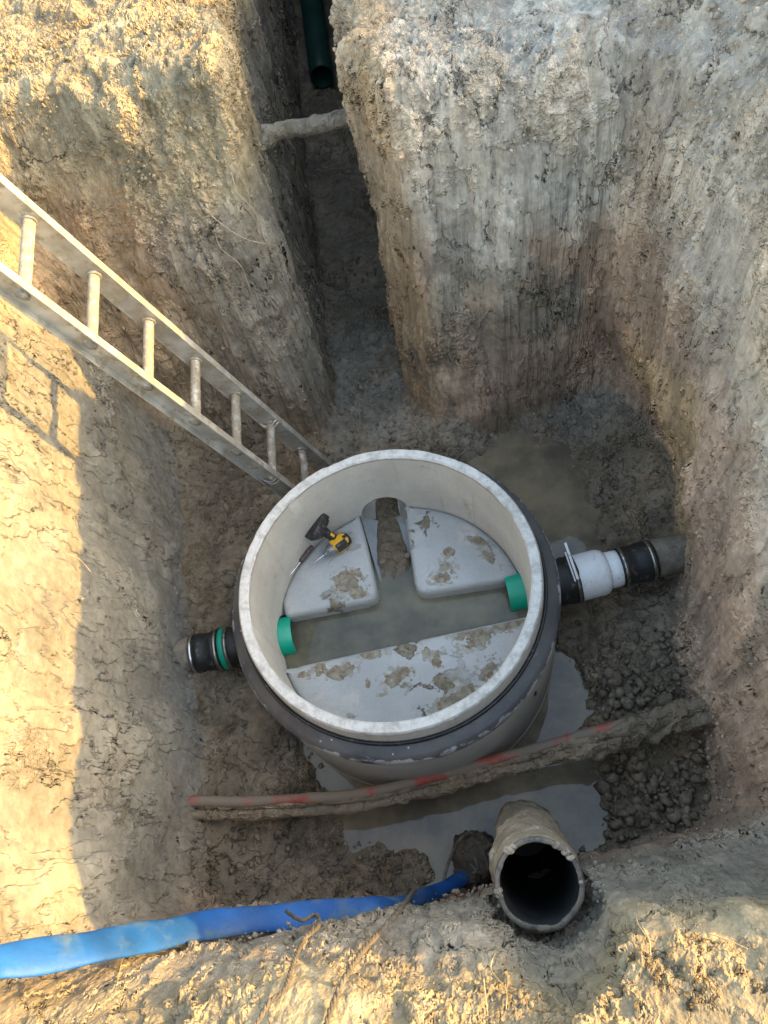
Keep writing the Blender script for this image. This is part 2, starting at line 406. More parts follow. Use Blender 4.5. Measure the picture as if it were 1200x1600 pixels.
def bsw(coords, cell, lo):
    t = (coords - lo) / cell; i = np.floor(t).astype(int); f = t - i; m = i.max() + 4
    Wt = np.zeros((len(coords), m), np.float32); r = np.arange(len(coords))
    for k_, w in enumerate(((1 - f) ** 3 / 6, (3 * f ** 3 - 6 * f ** 2 + 4) / 6, (-3 * f ** 3 + 3 * f ** 2 + 3 * f + 1) / 6, f ** 3 / 6)):
        Wt[r, i + k_] = w
    return Wt
def gnoise(cx, cy, cz):
    Wx, Wy, Wz = bsw(xs, cx, X0), bsw(ys, cy, Y0), bsw(zs, cz, Z0)
    L = rng.standard_normal((Wx.shape[1], Wy.shape[1], Wz.shape[1])).astype(np.float32)
    A = np.tensordot(Wx, L, (1, 0)); A = np.einsum('ijk,lj->ilk', A, Wy, optimize=True); return np.matmul(A, Wz.T)
def gnoise2(cx, cy):
    Wx, Wy = bsw(xs, cx, X0), bsw(ys, cy, Y0)
    L = rng.standard_normal((Wx.shape[1], Wy.shape[1])).astype(np.float32); return Wx @ L @ Wy.T

CX, CY, ZR = -0.363, 1.079, 0.73          # manhole axis and rim height
X, Y = np.meshgrid(xs, ys, indexing='ij')
# floor heights: (px, py, height, reach) read off the photo
FL = [(760,730,-.08),(820,760,-.10),(870,800,-.09),(790,700,-.07),(850,710,-.05),(890,740,-.05),(840,800,-.09),(890,850,-.06),(730,700,.0),(700,672,.09),(850,660,.09),(920,700,.05),(940,760,.04),(960,820,.07),(1000,760,.10),
      (900,640,.12),(960,650,.16),(1020,760,.18),(1000,900,.08),(1050,950,.16),(930,970,.10),(900,1010,.07),(885,1040,-.01),(880,1090,-.07),(910,1105,-.05),(860,1140,-.08),(960,1060,.10),(1000,1030,.14),
      (1060,1060,.18),(950,1130,.13),(1000,1180,.16),(1080,1180,.24),(1040,1240,.16),(960,1210,.02),(930,1240,-.02),(940,1290,-.03),(985,1270,.03),(900,1260,-.06),(880,1310,-.07),(930,1330,.03),(860,1200,-.08),(700,1270,-.09),(800,1270,-.09),
      (560,1290,-.06),(620,1290,-.09),(690,1340,-.07),(600,1240,-.09),(520,1200,-.08),(545,1310,-.05),(620,1370,.045),(650,1350,.04),(575,1370,.05),(590,1335,.02),(540,1340,-.01),(665,1290,-.05),(680,1400,-.04),
      (480,1180,-.03),(460,1200,.08),(440,1240,.13),(400,1180,.15),(350,1130,.22),(380,1080,.18),(330,1050,.24),(400,1010,.14),(330,980,.2),(340,900,.2),(330,1200,.17),(320,1290,.14),(400,1300,.12),(480,1290,.08),(510,1320,.06),(430,1370,.12),(500,1390,.10),(350,1400,.16),
      (360,860,.16),(340,800,.17),(400,790,.10),(420,760,.08),(360,740,.13),(300,760,.24),(520,710,.08),(600,690,.10),(470,730,.06),(640,680,.10),
      (600,620,.09),(580,560,.05),(570,490,.08),(575,520,.07),(560,440,.08),(590,470,.08),(540,380,.07),(530,300,.10),(530,230,.12),(500,160,.05),(500,120,.0),(550,100,-.05),(500,60,.0),(545,60,-.04),(545,20,-.04),(470,100,.05),
      (600,900,-.2),(600,1000,-.2),(500,900,-.2),(700,950,-.2)]
num = np.zeros_like(X); den = np.zeros_like(X)
for px_, py_, h_ in FL:
    p_ = at(px_, py_, 0.05); w_ = 1 / (((X - p_[0]) ** 2 + (Y - p_[1]) ** 2) + .0025) ** 2
    num += w_ * h_; den += w_
FLR = num / den
FLR += .020 * gnoise2(.12, .12) + .014 * gnoise2(.05, .05)
rM = np.hypot(X - CX, Y - CY)
FLR = np.where(rM < .60, np.minimum(FLR, -.12), FLR)

Xb, Yb = xs[:, None, None], ys[None, :, None]; Zb = zs[None, None, :]
def ip(v, a, b_): return np.interp(v, a, b_).astype(np.float32)
def smin(a, b_, k_):
    h_ = np.clip(.5 + .5 * (b_ - a) / k_, 0, 1); return b_ * (1 - h_) + a * h_ - k_ * h_ * (1 - h_)
XL = (ip(ys, [-.2, 0, .3, .6, 1.0, 1.5, 2.2], [-1.02, -1.05, -1.12, -1.14, -1.22, -1.34, -1.47])[None, :, None]
      - .14 * Zb - .10 * np.clip(Zb - 1.45, 0, 1) + .16 * np.clip(.22 - Zb, 0, 1))
xr0 = ip(ys, [-.6, .0, .3, .6, 1.0, 1.5, 2.0, 2.35, 2.7], [.95, .77, .73, .71, .70, .70, .66, .54, .5])[None, :, None]
under = np.exp(-((ys - 1.75) / .42) ** 2).astype(np.float32)[None, :, None] * np.clip((.62 - Zb) / .45, 0, 1)
XR = xr0 + .13 * under + .035 * Zb + .16 * np.clip(Zb - 1.55, 0, 1)
yb = ip(xs, [-1.7, -1.4, -1.0, -.80, -.74, -.37, -.33, -.2, .1, .4, .55, .8], [2.20, 2.18, 2.13, 2.13, 2.28, 2.40, 2.34, 2.15, 2.13, 2.18, 2.24, 2.22])[:, None, None]
upL = (Xb < -.7)
YB = yb + np.where(upL, .09 * Zb + .42 * np.clip(Zb - 1.15, 0, 1) , .07 * Zb + .10 * np.clip(Zb - 1.3, 0, 1))
lip = ip(xs, [-1.3, -1.1, -.4, 0, .25, .5, .7, 1.2], [.02, .03, .06, .12, .20, .25, .30, .40])[:, None, None]
YN = lip * ip(zs, [-.3, .4, .9, 1.3, 1.6, 1.8], [1.1, 1, .72, .40, .12, 0])[None, None, :] \
     + ip(zs, [-.3, .4, .8, 1.15, 1.4, 1.55, 1.8], [.0, 0, -.02, -.075, -.15, -.28, -.9])[None, None, :]
YN = YN + .09 * np.clip(Xb / .15, 0, 1) * np.exp(-((Zb - 1.44) / .22) ** 2)
Gt = np.full_like(X, 1.74)
Gt = np.where(Y < .1, 1.62 - .14 * np.clip(X / .15, 0, 1), Gt)
Gt = Gt + np.interp(Y, [-.5, .1, .9, 1.6], [-.10, .02, .24, .28]) * np.exp(-((X - 1.18) / .33) ** 2) * ((Y > -.3) & (Y < 2.2))
Gt = Gt + .74 * np.exp(-((X - 1.02) / .24) ** 2 - (np.abs(Y - 2.95) / .66) ** 4)      # unseen mound added beyond the right corner to shade the back-right block
FE = FLR[:, :, None]
pit = smin(smin(Xb - XL, XR - Xb, .10), smin(YB - Yb, Yb - YN, .10), .12)
pit = smin(pit, Zb - FE, .07)
xtl = (-.73 - .125 * (ys - 2.37))[None, :, None] - .03 * (Zb - .8)
xtr = (-.37 - .105 * (ys - 2.42))[None, :, None] + .02 * Zb
tr = smin(smin(Xb - xtl, xtr - Xb, .04), smin(Zb - FE, np.minimum(Yb - 2.0, 6.2 - Yb), .04), .04)
F = np.maximum(pit, tr)
del pit, tr
blend = np.clip(np.minimum(np.minimum(X - X0, X1 - X), np.minimum(Y - Y0, Y1 - Y)) / .35, 0, 1)[:, :, None]
# rims are rounded off and crumbled
gz = Gt[:, :, None] + (.03 * gnoise2(.22, .22) + .02 * gnoise2(.07, .07))[:, :, None] * blend
edge_soft = -smin(-F, -(Zb - gz), .09)
F = edge_soft; del edge_soft
F += .042 * gnoise(.42, .42, .60) * blend
F += .013 * gnoise(.15, .15, .24) * blend
wallz = np.clip((Zb - .25) / .3, 0, 1) * ip(xs, [-1.1, -.95, .55, .7], [.25, 1, 1, .6])[:, None, None] * ip(ys, [.2, .5], [.3, 1])[None, :, None]
wallz = np.maximum(wallz, np.clip((Zb - .25) / .3, 0, 1) * ip(ys, [2.0, 2.2], [0, 1])[None, :, None])
F += (.020 * gnoise(.05, .05, .50) + .026 * gnoise(.085, .085, .95)) * blend * wallz                    # bucket scrapes running down the faces
F += .006 * gnoise(.05, .05, .055) * blend
F -= .0 
# keep the manhole, its pipes and the stake-out points clear of soil
F = np.where((rM[:, :, None] < .605) & (Zb > -.14), np.maximum(F, np.minimum(.605 - rM[:, :, None], Zb + .14)), F)
pt = np.array([0, 0, HC]) + CM @ np.array([242, -581, -F_PX]) / F_PX * 1.90
pb = np.array([0, 0, HC]) + CM @ np.array([218, -492, -F_PX]) / F_PX * 2.98
pd = (pb - pt) / np.linalg.norm(pb - pt)
ih, jh = slice(int((-.35 - X0) / H), int((.6 - X0) / H)), slice(int((-.6 - Y0) / H), int((.6 - Y0) / H))
gx, gy, gzz = Xb[ih] - pt[0], Yb[:, jh] - pt[1], Zb - pt[2]
ta = np.clip(gx * pd[0] + gy * pd[1] + gzz * pd[2], -.6, .55)
ds = np.sqrt((gx - ta * pd[0]) ** 2 + (gy - ta * pd[1]) ** 2 + (gzz - ta * pd[2]) ** 2)
rr_c = np.where(ta < .05, .145, .128)
F[ih, jh] = np.maximum(F[ih, jh], rr_c - ds)
F[:, :, :2] = -1
F[:, :, -2:] = 1
F = F.astype(np.float32)

def surface_nets(Fv):
    S = Fv > 0
    idx = np.zeros(tuple(n_ - 1 for n_ in Fv.shape), np.uint8)
    c = [(i, j, k_) for i in (0, 1) for j in (0, 1) for k_ in (0, 1)]
    sl = lambda o: tuple(slice(o[a], Fv.shape[a] - 1 + o[a]) for a in range(3))
    for o in c: idx += S[sl(o)]
    act = np.argwhere((idx > 0) & (idx < 8)); vid = np.full(idx.shape, -1, np.int32); vid[tuple(act.T)] = np.arange(len(act))
    acc = np.zeros((len(act), 3)); cnt = np.zeros(len(act))
    for a in range(3):
        o1 = [0, 0, 0]; oth = [b_ for b_ in range(3) if b_ != a]
        for u in (0, 1):
            for v in (0, 1):
                o = [0, 0, 0]; o[oth[0]] = u; o[oth[1]] = v; q = list(o); q[a] = 1
                A = Fv[tuple((act + o).T)]; B = Fv[tuple((act + q).T)]; m = (A > 0) != (B > 0)
                t = np.where(m, A / np.where(m, A - B, 1), 0)
                P = act + np.array(o, float); P = P.astype(float); P[:, a] += t
                acc[m] += P[m]; cnt[m] += 1
    V = acc / cnt[:, None]
    faces = []
    for a in range(3):
        b_, d = (a + 1) % 3, (a + 2) % 3
        s0 = [slice(1, Fv.shape[q] - 1) for q in range(3)]; s1 = list(s0); s0[a] = slice(0, Fv.shape[a] - 1); s1[a] = slice(1, Fv.shape[a])
        A, B = S[tuple(s0)], S[tuple(s1)]
        E_ = np.argwhere(A != B); off = [1, 1, 1]; off[a] = 0; E_ = E_ + off
        flip = S[tuple(E_.T)]
        def g(db, dd):
            q = E_.copy(); q[:, b_] += db; q[:, d] += dd; return vid[tuple(q.T)]
        Q = np.stack([g(-1, -1), g(0, -1), g(0, 0), g(-1, 0)], 1)
        Q[flip] = Q[flip][:, ::-1]
        faces.append(Q)
    Q = np.concatenate(faces); return V, Q[(Q >= 0).all(1)]

V, Q = surface_nets(F)
gi = np.clip(np.rint(V).astype(int), 1, np.array(F.shape) - 2)
Nn = np.stack([F[gi[:, 0] + 1, gi[:, 1], gi[:, 2]] - F[gi[:, 0] - 1, gi[:, 1], gi[:, 2]],
               F[gi[:, 0], gi[:, 1] + 1, gi[:, 2]] - F[gi[:, 0], gi[:, 1] - 1, gi[:, 2]],
               F[gi[:, 0], gi[:, 1], gi[:, 2] + 1] - F[gi[:, 0], gi[:, 1], gi[:, 2] - 1]], 1)
Nn /= np.linalg.norm(Nn, axis=1)[:, None] + 1e-9
V = V * H + np.array([X0, Y0, Z0])
del F
# outer ground ring out to the horizon
ins = .04
ri = [(X0 + ins, Y0 + ins), (X1 - ins - H, Y0 + ins), (X1 - ins - H, Y1 - ins - H), (X0 + ins, Y1 - ins - H)]
ro = [(-120, -120), (120, -120), (120, 120), (-120, 120)]
nb = len(V)
zr = [1.61, 1.61, 1.73, 1.73]
V = np.vstack([V, [(x_, y_, z_) for (x_, y_), z_ in zip(ri, zr)], [(x_, y_, z_) for (x_, y_), z_ in zip(ro, zr)]])
Nn = np.vstack([Nn, np.tile([0, 0, 1.], (8, 1))])
Q = np.vstack([Q, [(nb + i, nb + 4 + i, nb + 4 + (i + 1) % 4, nb + (i + 1) % 4) for i in range(4)]])

x_, y_, z_ = V.T
def sst(v, a, b_):
    t = np.clip((v - a) / (b_ - a), 0, 1); return t * t * (3 - 2 * t)
n1 = vn(V, 1.6, 3, 4); n2 = vn(V, 5, 9, 4); n3 = vn(V * [1, 1, .25], 5, 21, 4)
GREY = np.array([.250, .224, .185]); BROWN = np.array([.33, .25, .175]); TAN = np.array([.47, .34, .205]); PALE = np.array([.385, .352, .312])
MUD = np.array([.205, .168, .122]); TOP = np.array([.265, .228, .160]); PINK = np.array([.40, .295, .22]); CLAY = np.array([.205, .202, .182])
def lay(C, c, w): return C * (1 - w[:, None]) + c * w[:, None]
C = np.tile(BROWN, (len(V), 1))
left = sst(-x_, 1.0, 1.2) * sst(2.25 - y_, 0, .2)
C = lay(C, CLAY, left)
backL = sst(y_, 2.05, 2.2) * sst(-x_, .68, .74)
C = lay(C, GREY, backL); C = lay(C, TAN * .75, backL * sst(-x_ + .3 * n1, 1.05, 1.45) * .7)
C = lay(C, TOP, sst(z_ + .12 * n2, 1.25, 1.45) * sst(-x_, .6, .7))
backR = sst(y_, 2.0, 2.15) * sst(x_, -.5, -.3)
C = lay(C, PINK * .88, backR)
C = lay(C, GREY * 1.02, backR * sst(n1 + .5 * n3, .0, .25) * sst(z_, .3, .9))
C = lay(C, PALE, backR * sst(z_ + .25 * n2, 1.0, 1.25))
C = lay(C, TAN * .78, backR * sst(-x_ + .08 * n2, .12, .26) * .75)      # ochre chamfer beside the trench
right = sst(x_, .5, .68) * sst(y_, .1, .3)
C = lay(C, PINK * 1.04, right)
C = lay(C, TAN, right * sst(n1 * .5 - np.abs(y_ - 1.6) * .9 - np.abs(z_ - .48) * .9, -.72, -.36))
C = lay(C, PALE, right * sst(z_ + .25 * n2 + .1 * n1, .95, 1.35) * .75)
C = lay(C, GREY * .62, (right + backR).clip(0, 1) * sst(n3 + .6 * n2, .42, .62) * .6)
near = sst(.35 - y_, 0, .12) * sst(x_, -1.15, -1.0)
C = lay(C, GREY * 1.08, near); C = lay(C, PINK * .8, near * sst(.75 + .2 * n1 - z_, 0, .3))
C = lay(C, TOP, near * sst(z_ + .1 * n2, 1.22, 1.4))
floor = sst(.40 + .1 * n1 - z_, 0, .16) * sst(Nn[:, 2], .25, .6)
low = sst(.20 + .12 * n1 - z_, 0, .16)
C = lay(C, MUD, np.maximum(floor, low * .75))
C = lay(C, GREY * 1.05, floor * sst(y_, 1.95, 2.15) * sst(x_, -1.2, -.6) * sst(3.0 - y_, 0, .3) * .85)    # pale silt at the trench mouth
C = lay(C, TAN * .62, floor * sst(n1 + n2 * .4, .25, .5) * .5)
crumb = .35 + .35 * n2
crumb += .55 * (backL * sst(z_, 1.1, 1.4)) + .25 * right + .25 * near + .05 * backR - .30 * left
crumb = np.where(z_ > 1.5, .95, crumb)
crumb *= 1 - .55 * (sst(n3, .15, .4) * (backR + backL * .6).clip(0, 1))       # smooth bucket smears
wet = sst(.18 - z_, 0, .2)
clod = floor * sst(n2 + .3 * n1, -.25, .15) * sst(z_, -.03, .05)
clod = np.maximum(clod * .55, .75 * floor * sst(x_, .35, .5) * sst(1.0 - y_, 0, .3))
strk = 1 - .85 * left - .35 * right * sst(1.9 - y_, 0, .4) - .5 * near; strk = strk.clip(.1, 1) * (1 - .7 * floor)
zone = np.stack([crumb.clip(0, 1), wet.clip(0, 1), clod.clip(0, 1), strk], 1)

me = bpy.data.meshes.new('ground')
me.vertices.add(len(V)); me.vertices.foreach_set('co', V.astype(np.float32).ravel())
me.loops.add(len(Q) * 4); me.loops.foreach_set('vertex_index', Q.astype(np.int32).ravel())
me.polygons.add(len(Q)); me.polygons.foreach_set('loop_start', np.arange(0, len(Q) * 4, 4, dtype=np.int32))
me.update(calc_edges=True); me.validate()
me.polygons.foreach_set('use_smooth', np.ones(len(me.polygons), bool))
for nm, arr in (('soil', C), ('zone', zone)):
    a_ = me.attributes.new(nm, 'FLOAT_COLOR', 'POINT')
    a_.data.foreach_set('color', (arr if arr.shape[1] == 4 else np.concatenate([arr, np.ones((len(arr), 1))], 1)).astype(np.float32).ravel())
me.materials.append(M['soil'])
ground = bpy.data.objects.new('ground', me); COL.objects.link(ground); ground['kind'] = 'structure'
sub = ground.modifiers.new('fine', 'SUBSURF'); sub.subdivision_type = 'SIMPLE'; sub.levels = 0; sub.render_levels = 1

def ground_z(px, py, up=1.5):
    """height of terrain under a plan point (coarse)"""
    m = (np.abs(V[:nb, 0] - px) < .02) & (np.abs(V[:nb, 1] - py) < .02) & (V[:nb, 2] < up)
    return float(V[:nb, 2][m].max()) if m.any() else 0.0

# ------------------------------------------------------------------ water in the pit
def plane_grid(x0, x1, y0, y1, z, n=2):
    return [(x0, y0, z), (x1, y0, z), (x1, y1, z), (x0, y1, z)], [(0, 1, 2, 3)]
vv, ff = plane_grid(-1.5, 1.1, -.1, 6.3, 0.0)
link('water', vv, ff, M['water'], None, False, kind='structure')

# ------------------------------------------------------------------ manhole
O = np.array([CX, CY, 0.0])
mh = thing('manhole', (CX, CY, 0), 'round open concrete manhole base standing in the pit water, pale rough rim and dark shoulder', 'manhole')
SEG = 224
prof = [(.604, -.20), (.604, .02), (.607, .024), (.607, .034), (.603, .038), (.603, .585), (.598, .604), (.586, .612), (.557, .622), (.548, .626), (.545, .640), (.543, .700), (.541, .722),
        (.535, .730), (.520, .731), (.506, .730), (.500, .723), (.500, .60), (.500, .36), (.500, .10), (.500, -.20)]
wv, wf = lathe(prof, O, seg=SEG, close=True)
ra = np.hypot(wv[:, 0] - CX, wv[:, 1] - CY)
e1 = np.exp(-((wv[:, 2] - .726) / .012) ** 2) * (np.abs(ra - .52) < .03)
chip = np.maximum(0, vn(wv, 22, 5, 3) - .15) * .012 + np.maximum(0, vn(wv, 7, 8, 2) - .3) * .012
dirr = np.stack([(wv[:, 0] - CX) / ra, (wv[:, 1] - CY) / ra], 1)
outer = np.where(ra > .52, -1, 1)[:, None]
wv[:, :2] += dirr * outer * (e1 * chip)[:, None] * .5; wv[:, 2] -= e1 * (chip * .45 + .0015 * vn(wv, 30, 2, 3))
# holes for the two pipes and the open inlet, cut with a boolean
cut = G()
AX0 = at(461, 992, .265); AX1 = at(792, 927, .265); AXD = AX1 - AX0; AXD /= np.linalg.norm(AXD)
def solid_cyl(a, b_, r, seg=40):
    a = np.asarray(a); b_ = np.asarray(b_); L = np.linalg.norm(b_ - a)
    return lathe([(1e-4, 0), (r, 0), (r, L), (1e-4, L)], a, b_ - a, seg)
pL = AX0 - AXD * .12; 
cut.add(*solid_cyl(AX0 - AXD * .45, AX0 + AXD * .03, .090))
cut.add(*solid_cyl(AX1 - AXD * .03, AX1 + AXD * .45, .090))
hole_c = at(601, 800, .33)
hd = np.array([hole_c[0] - CX, hole_c[1] - CY, 0]); hd /= np.linalg.norm(hd)
hc0 = np.array([CX, CY, 0]) + hd * .40; hc0[2] = .335
cut.add(*solid_cyl(hc0, hc0 + hd * .35, .098, 36))
cuto = cut.out('cutter', M['wallc'], None, False)
wall = link('wall', wv, wf, [M['body'], M['wallc']], mh)
for ob_ in (wall, cuto):
    bm = bmesh.new(); bm.from_mesh(ob_.data); bmesh.ops.recalc_face_normals(bm, faces=bm.faces[:]); bm.to_mesh(ob_.data); bm.free()
bo = wall.modifiers.new('b', 'BOOLEAN'); bo.object = cuto; bo.operation = 'DIFFERENCE'; bo.solver = 'EXACT'
dg = bpy.context.evaluated_depsgraph_get()
nm = bpy.data.meshes.new_from_object(wall.evaluated_get(dg)); wall.modifiers.clear(); old = wall.data; wall.data = nm; nm.name = 'wall'
bpy.data.objects.remove(cuto, do_unlink=True)
rr = 0
for p in nm.polygons:
    c_ = p.center; r_ = math.hypot(c_[0] - CX, c_[1] - CY)
    p.material_index = 1 if (r_ < .5485 or c_[2] > .618) else 0
    p.use_smooth = abs(p.normal.z) < .95
nm.set_sharp_from_angle(angle=math.radians(35)) if hasattr(nm, 'set_sharp_from_angle') else None
# dark coated shoulder and its rubber ring
sv, sf = lathe([(.6045, .560), (.6065, .575), (.6065, .588), (.6015, .607), (.588, .6155), (.560, .6255), (.552, .629), (.5475, .6285), (.5475, .600), (.58, .58)], O, seg=SEG, close=True)
sv = sv + (np.stack([sv[:, 0] - CX, sv[:, 1] - CY, sv[:, 2] * 0], 1) * (vn(sv, 9, 4, 3) * .0016)[:, None])
link('shoulder_coating', sv, sf, M['collar'], mh)
gv = G()
for rr_, zz_, th_ in ((.553, .648, .0062), (.5525, .634, .0055)):
    gv.add(*lathe([(rr_ + th_ * math.cos(t), zz_ + th_ * 1.2 * math.sin(t)) for t in np.linspace(0, 2 * math.pi, 10, endpoint=False)], O, seg=SEG, close=True))
gv.out('gasket', M['gasket'], mh)

def circ(px, py, z=.341):            # angle on the manhole circle of a pixel
    p = at(px, py, z); return math.atan2(p[1] - CY, p[0] - CX)
def arc(a0, a1, r=.497, n=26): return [np.array([CX + r * math.cos(t), CY + r * math.sin(t)]) for t in np.linspace(a0, a1, n)]
def soft(P, r=.03, n=5):             # round one corner given (prev, corner, next)
    a, c_, b_ = map(np.asarray, P); u = (a - c_) / np.linalg.norm(a - c_) * r; v = (b_ - c_) / np.linalg.norm(b_ - c_) * r
    return [(1 - t) ** 2 * (c_ + u) + 2 * t * (1 - t) * c_ + t * t * (c_ + v) for t in np.linspace(0, 1, n)]
BP = []
def bench(poly, label):
    P = np.array(poly); n = len(P); BP.append(P)
    if sum(P[i][0] * P[(i + 1) % n][1] - P[(i + 1) % n][0] * P[i][1] for i in range(n)) < 0: P = P[::-1]
    T = np.roll(P, -1, 0) - np.roll(P, 1, 0); T /= np.linalg.norm(T, axis=1)[:, None]; Nr = np.stack([T[:, 1], -T[:, 0]], 1)
    prof_ = [(0.016, -.25), (.010, .0), (.004, .300), (.004, .318), (-.001, .331), (-.008, .338), (-.018, .3405)]
    VV = np.concatenate([np.c_[P + Nr * o_, np.full(n, h_)] for o_, h_ in prof_])
    FF = [(i * n + j, i * n + (j + 1) % n, (i + 1) * n + (j + 1) % n, (i + 1) * n + j) for i in range(len(prof_) - 1) for j in range(n)]
    cen = (P.max(0) + P.min(0)) / 2; base_i = (len(prof_) - 1) * n; last = VV[base_i:base_i + n]
    for q, sc_ in enumerate((.93, .8, .6, .35, .12)):
        VV = np.vstack([VV, np.c_[cen + (last[:, :2] - cen) * sc_, np.full(n, .341 + .0006 * math.sin(q * 2.1))]])
    for q in range(5):
        o_ = base_i + q * n; FF += [(o_ + j, o_ + (j + 1) % n, o_ + n + (j + 1) % n, o_ + n + j) for j in range(n)]
    FF.append(tuple(range(base_i + 5 * n, base_i + 6 * n)))
    o = link('bench', VV, FF, M['bench'], mh); o['label'] = label; o.data.set_sharp_from_angle(angle=math.radians(50)); return o
B2 = lambda px, py: at(px, py, .341)[:2]
# left back bench
a0, a1 = circ(562, 806), circ(443, 940)
if a1 < 0: a1 += 2 * math.pi
A = arc(a0, a1); c1, c2 = B2(446, 962), B2(590, 934)
bench(A + soft((A[-1], c1, c2), .02) + soft((c1, c2, A[0]), .045), 'grey back-left bench wedge with a tan mud patch')
a0, a1 = circ(815, 893), circ(632, 788)
A = arc(a0, a1); c1, c2 = B2(651, 926), B2(783, 906)
bench(A + soft((A[-1], c1, c2), .05) + soft((c1, c2, A[0]), .02), 'grey back-right bench wedge sprinkled with brown dirt')
a0, a1 = circ(447, 1044), circ(822, 962)
if a0 > 0: a0 -= 2 * math.pi
bench(arc(a0, a1, n=60), 'wide front bench segment with scattered mud patches')
fl, ffc = lathe([(1e-3, .13), (.5, .13), (.52, .13)], O, seg=64); link('channel_floor', fl, ffc, M['chan'], mh)
# side channel sole rising to the inlet
w0, w1, w2, w3 = B2(590, 900), B2(655, 900), B2(634, 797), B2(563, 806)
sole = G(); ns = 12
SV = []
for i in range(ns):
    t = i / (ns - 1); a_ = w0 * (1 - t) + w3 * t; b_ = w1 * (1 - t) + w2 * t
    for j in range(9):
        u = j / 8; p = a_ * (1 - u) + b_ * u; SV.append((p[0], p[1], .20 + .07 * t + .075 * (2 * u - 1) ** 2))
SF = [(i * 9 + j, i * 9 + j + 1, (i + 1) * 9 + j + 1, (i + 1) * 9 + j) for i in range(ns - 1) for j in range(8)]
link('side_channel', SV, SF, M['chan'], mh)
for a_, b_, lab in ((AX0, AX0 - AXD * .16, 'green pipe stub at the left wall'), (AX1, AX1 + AXD * .20, 'green pipe stub at the right wall')):
    L = np.linalg.norm(b_ - a_)
    link('pipe_stub', *lathe([(.0745, L), (.0745, .0), (.0755, -.001), (.0795, -.001), (.0805, 0), (.0805, L)], a_, b_ - a_, 56), M['green'], mh, label=lab)

# water standing in the channel
vv = [(CX, CY, .268)] + [(CX + .4985 * math.cos(t), CY + .4985 * math.sin(t), .268) for t in np.linspace(0, 2 * math.pi, 64, endpoint=False)]
link('water', vv, [(0, i + 1, (i + 1) % 64 + 1) for i in range(64)], M['cwater'], None, False, kind='structure')
# mud tongue inside the side channel
mv = G(); n_ = 46
g0, g1 = at(620, 930, .27), at(602, 762, .27)
GV = []; 
for i in range(n_):
    t = i / (n_ - 1); c_ = g0 * (1 - t) + g1 * t; hw = .088 - .026 * sst(t, .1, .8)
    for j in range(30):
        u = j / 29 * 2 - 1; P_ = np.array([c_[0] + u * hw, c_[1] + .12 * u * .03, 0])
        base_ = .250 + .042 * sst(t, .02, .34) - .020 * sst(t, .6, .8) - .03 * sst(t, .86, 1)
        GV.append([P_[0], P_[1], base_ - .045 * abs(u) ** 5])
GV = np.array(GV); GV[:, 2] += .012 * vn(GV, 20, 3, 2) + .010 * vn(GV, 45, 5, 3) + .005 * vn(GV, 110, 6, 2)
link('channel_mud', GV, [(i * 30 + j, i * 30 + j + 1, (i + 1) * 30 + j + 1, (i + 1) * 30 + j) for i in range(n_ - 1) for j in range(29)], M['tongue'], None, True,
     kind='stuff', label='wet brown mud and gravel clogging the side channel', category='mud')
for px_, py_, r_, lb_ in ((597, 877, .014, 'round grey stone left of the channel mud'), (637, 868, .012, 'round grey stone right of the channel mud against the bench')):
    bm = bmesh.new(); bmesh.ops.create_icosphere(bm, subdivisions=3, radius=r_)
    q_ = np.array([v.co[:] for v in bm.verts]); fc_ = [[v.index for v in f.verts] for f in bm.faces]; bm.free()
    c_ = at(px_, py_, .297); q_ = q_ * (1 + .2 * vn(q_ + c_, 50, 3, 3))[:, None] + c_
    o = link('stone', q_, fc_, M['oldpipe']); o['label'] = lb_; o['category'] = 'stone'
# ------------------------------------------------------------------ pipes outside, right
z0 = .265
J = [at(862, 913, z0), at(905, 903, z0), at(938, 893, z0), at(972, 886, z0), at(1018, 875, z0), at(1085, 858, z0)]
def band(o, d, r, w=.012, t=.003, seg=48): return lathe([(r, -w / 2), (r + t, -w / 2), (r + t, w / 2), (r, w / 2)], o, d, seg, close=True)
JD = J[5] - J[0]; JL = np.linalg.norm(JD); JD /= JL
def jp(px, py=None):      # point on the joint axis at the given picture x
    best = min(np.linspace(-.1, 1.1, 600), key=lambda t: abs(_prx(J[0] + JD * JL * t) - px)); return J[0] + JD * JL * best
def _prx(P):
    c_ = CM.T @ (P - np.array([0, 0, HC])); return 600 + F_PX * c_[0] / -c_[2]
rc = thing('pipe_connection', J[2], 'white pipe reducer with black rubber couplings between the manhole and right earth wall', 'pipe')
def seg_on(px0, px1, prof): 
    a_, b_ = jp(px0), jp(px1); L = np.linalg.norm(b_ - a_); return lathe([(r, h * L) for r, h in prof], a_, b_ - a_, 56)
sl_ = seg_on(862, 900, [(.080, 0), (.095, 0), (.098, .3), (.094, .42), (.099, .6), (.095, .75), (.101, .9), (.099, 1.0), (.085, 1.0)])
sl_ = (sl_[0] + np.stack([vn(sl_[0], 25, q, 3) for q in range(3)], 1) * .004, sl_[1])
link('rubber_sleeve', *sl_, M['rubber'], rc)
link('reducer', *seg_on(893, 948, [(.080, 0), (.092, .0), (.094, .02), (.094, .80), (.090, .90), (.077, 1.0), (.070, 1.0)]), M['white'], rc)
link('white_pipe', *seg_on(945, 975, [(.066, 0), (.0735, 0), (.0735, 1), (.066, 1)]), M['white'], rc)
link('coupling', *seg_on(966, 1020, [(.070, 0), (.079, 0), (.081, .05), (.081, .25), (.077, .30), (.079, .5), (.082, .62), (.082, .95), (.080, 1.0), (.07, 1)]), M['rubber'], rc)
for px_, r_ in ((971, .0800), (1013, .0815)): link('hose_clamp', *band(jp(px_), JD, r_, .013, .003), M['steel'], rc)
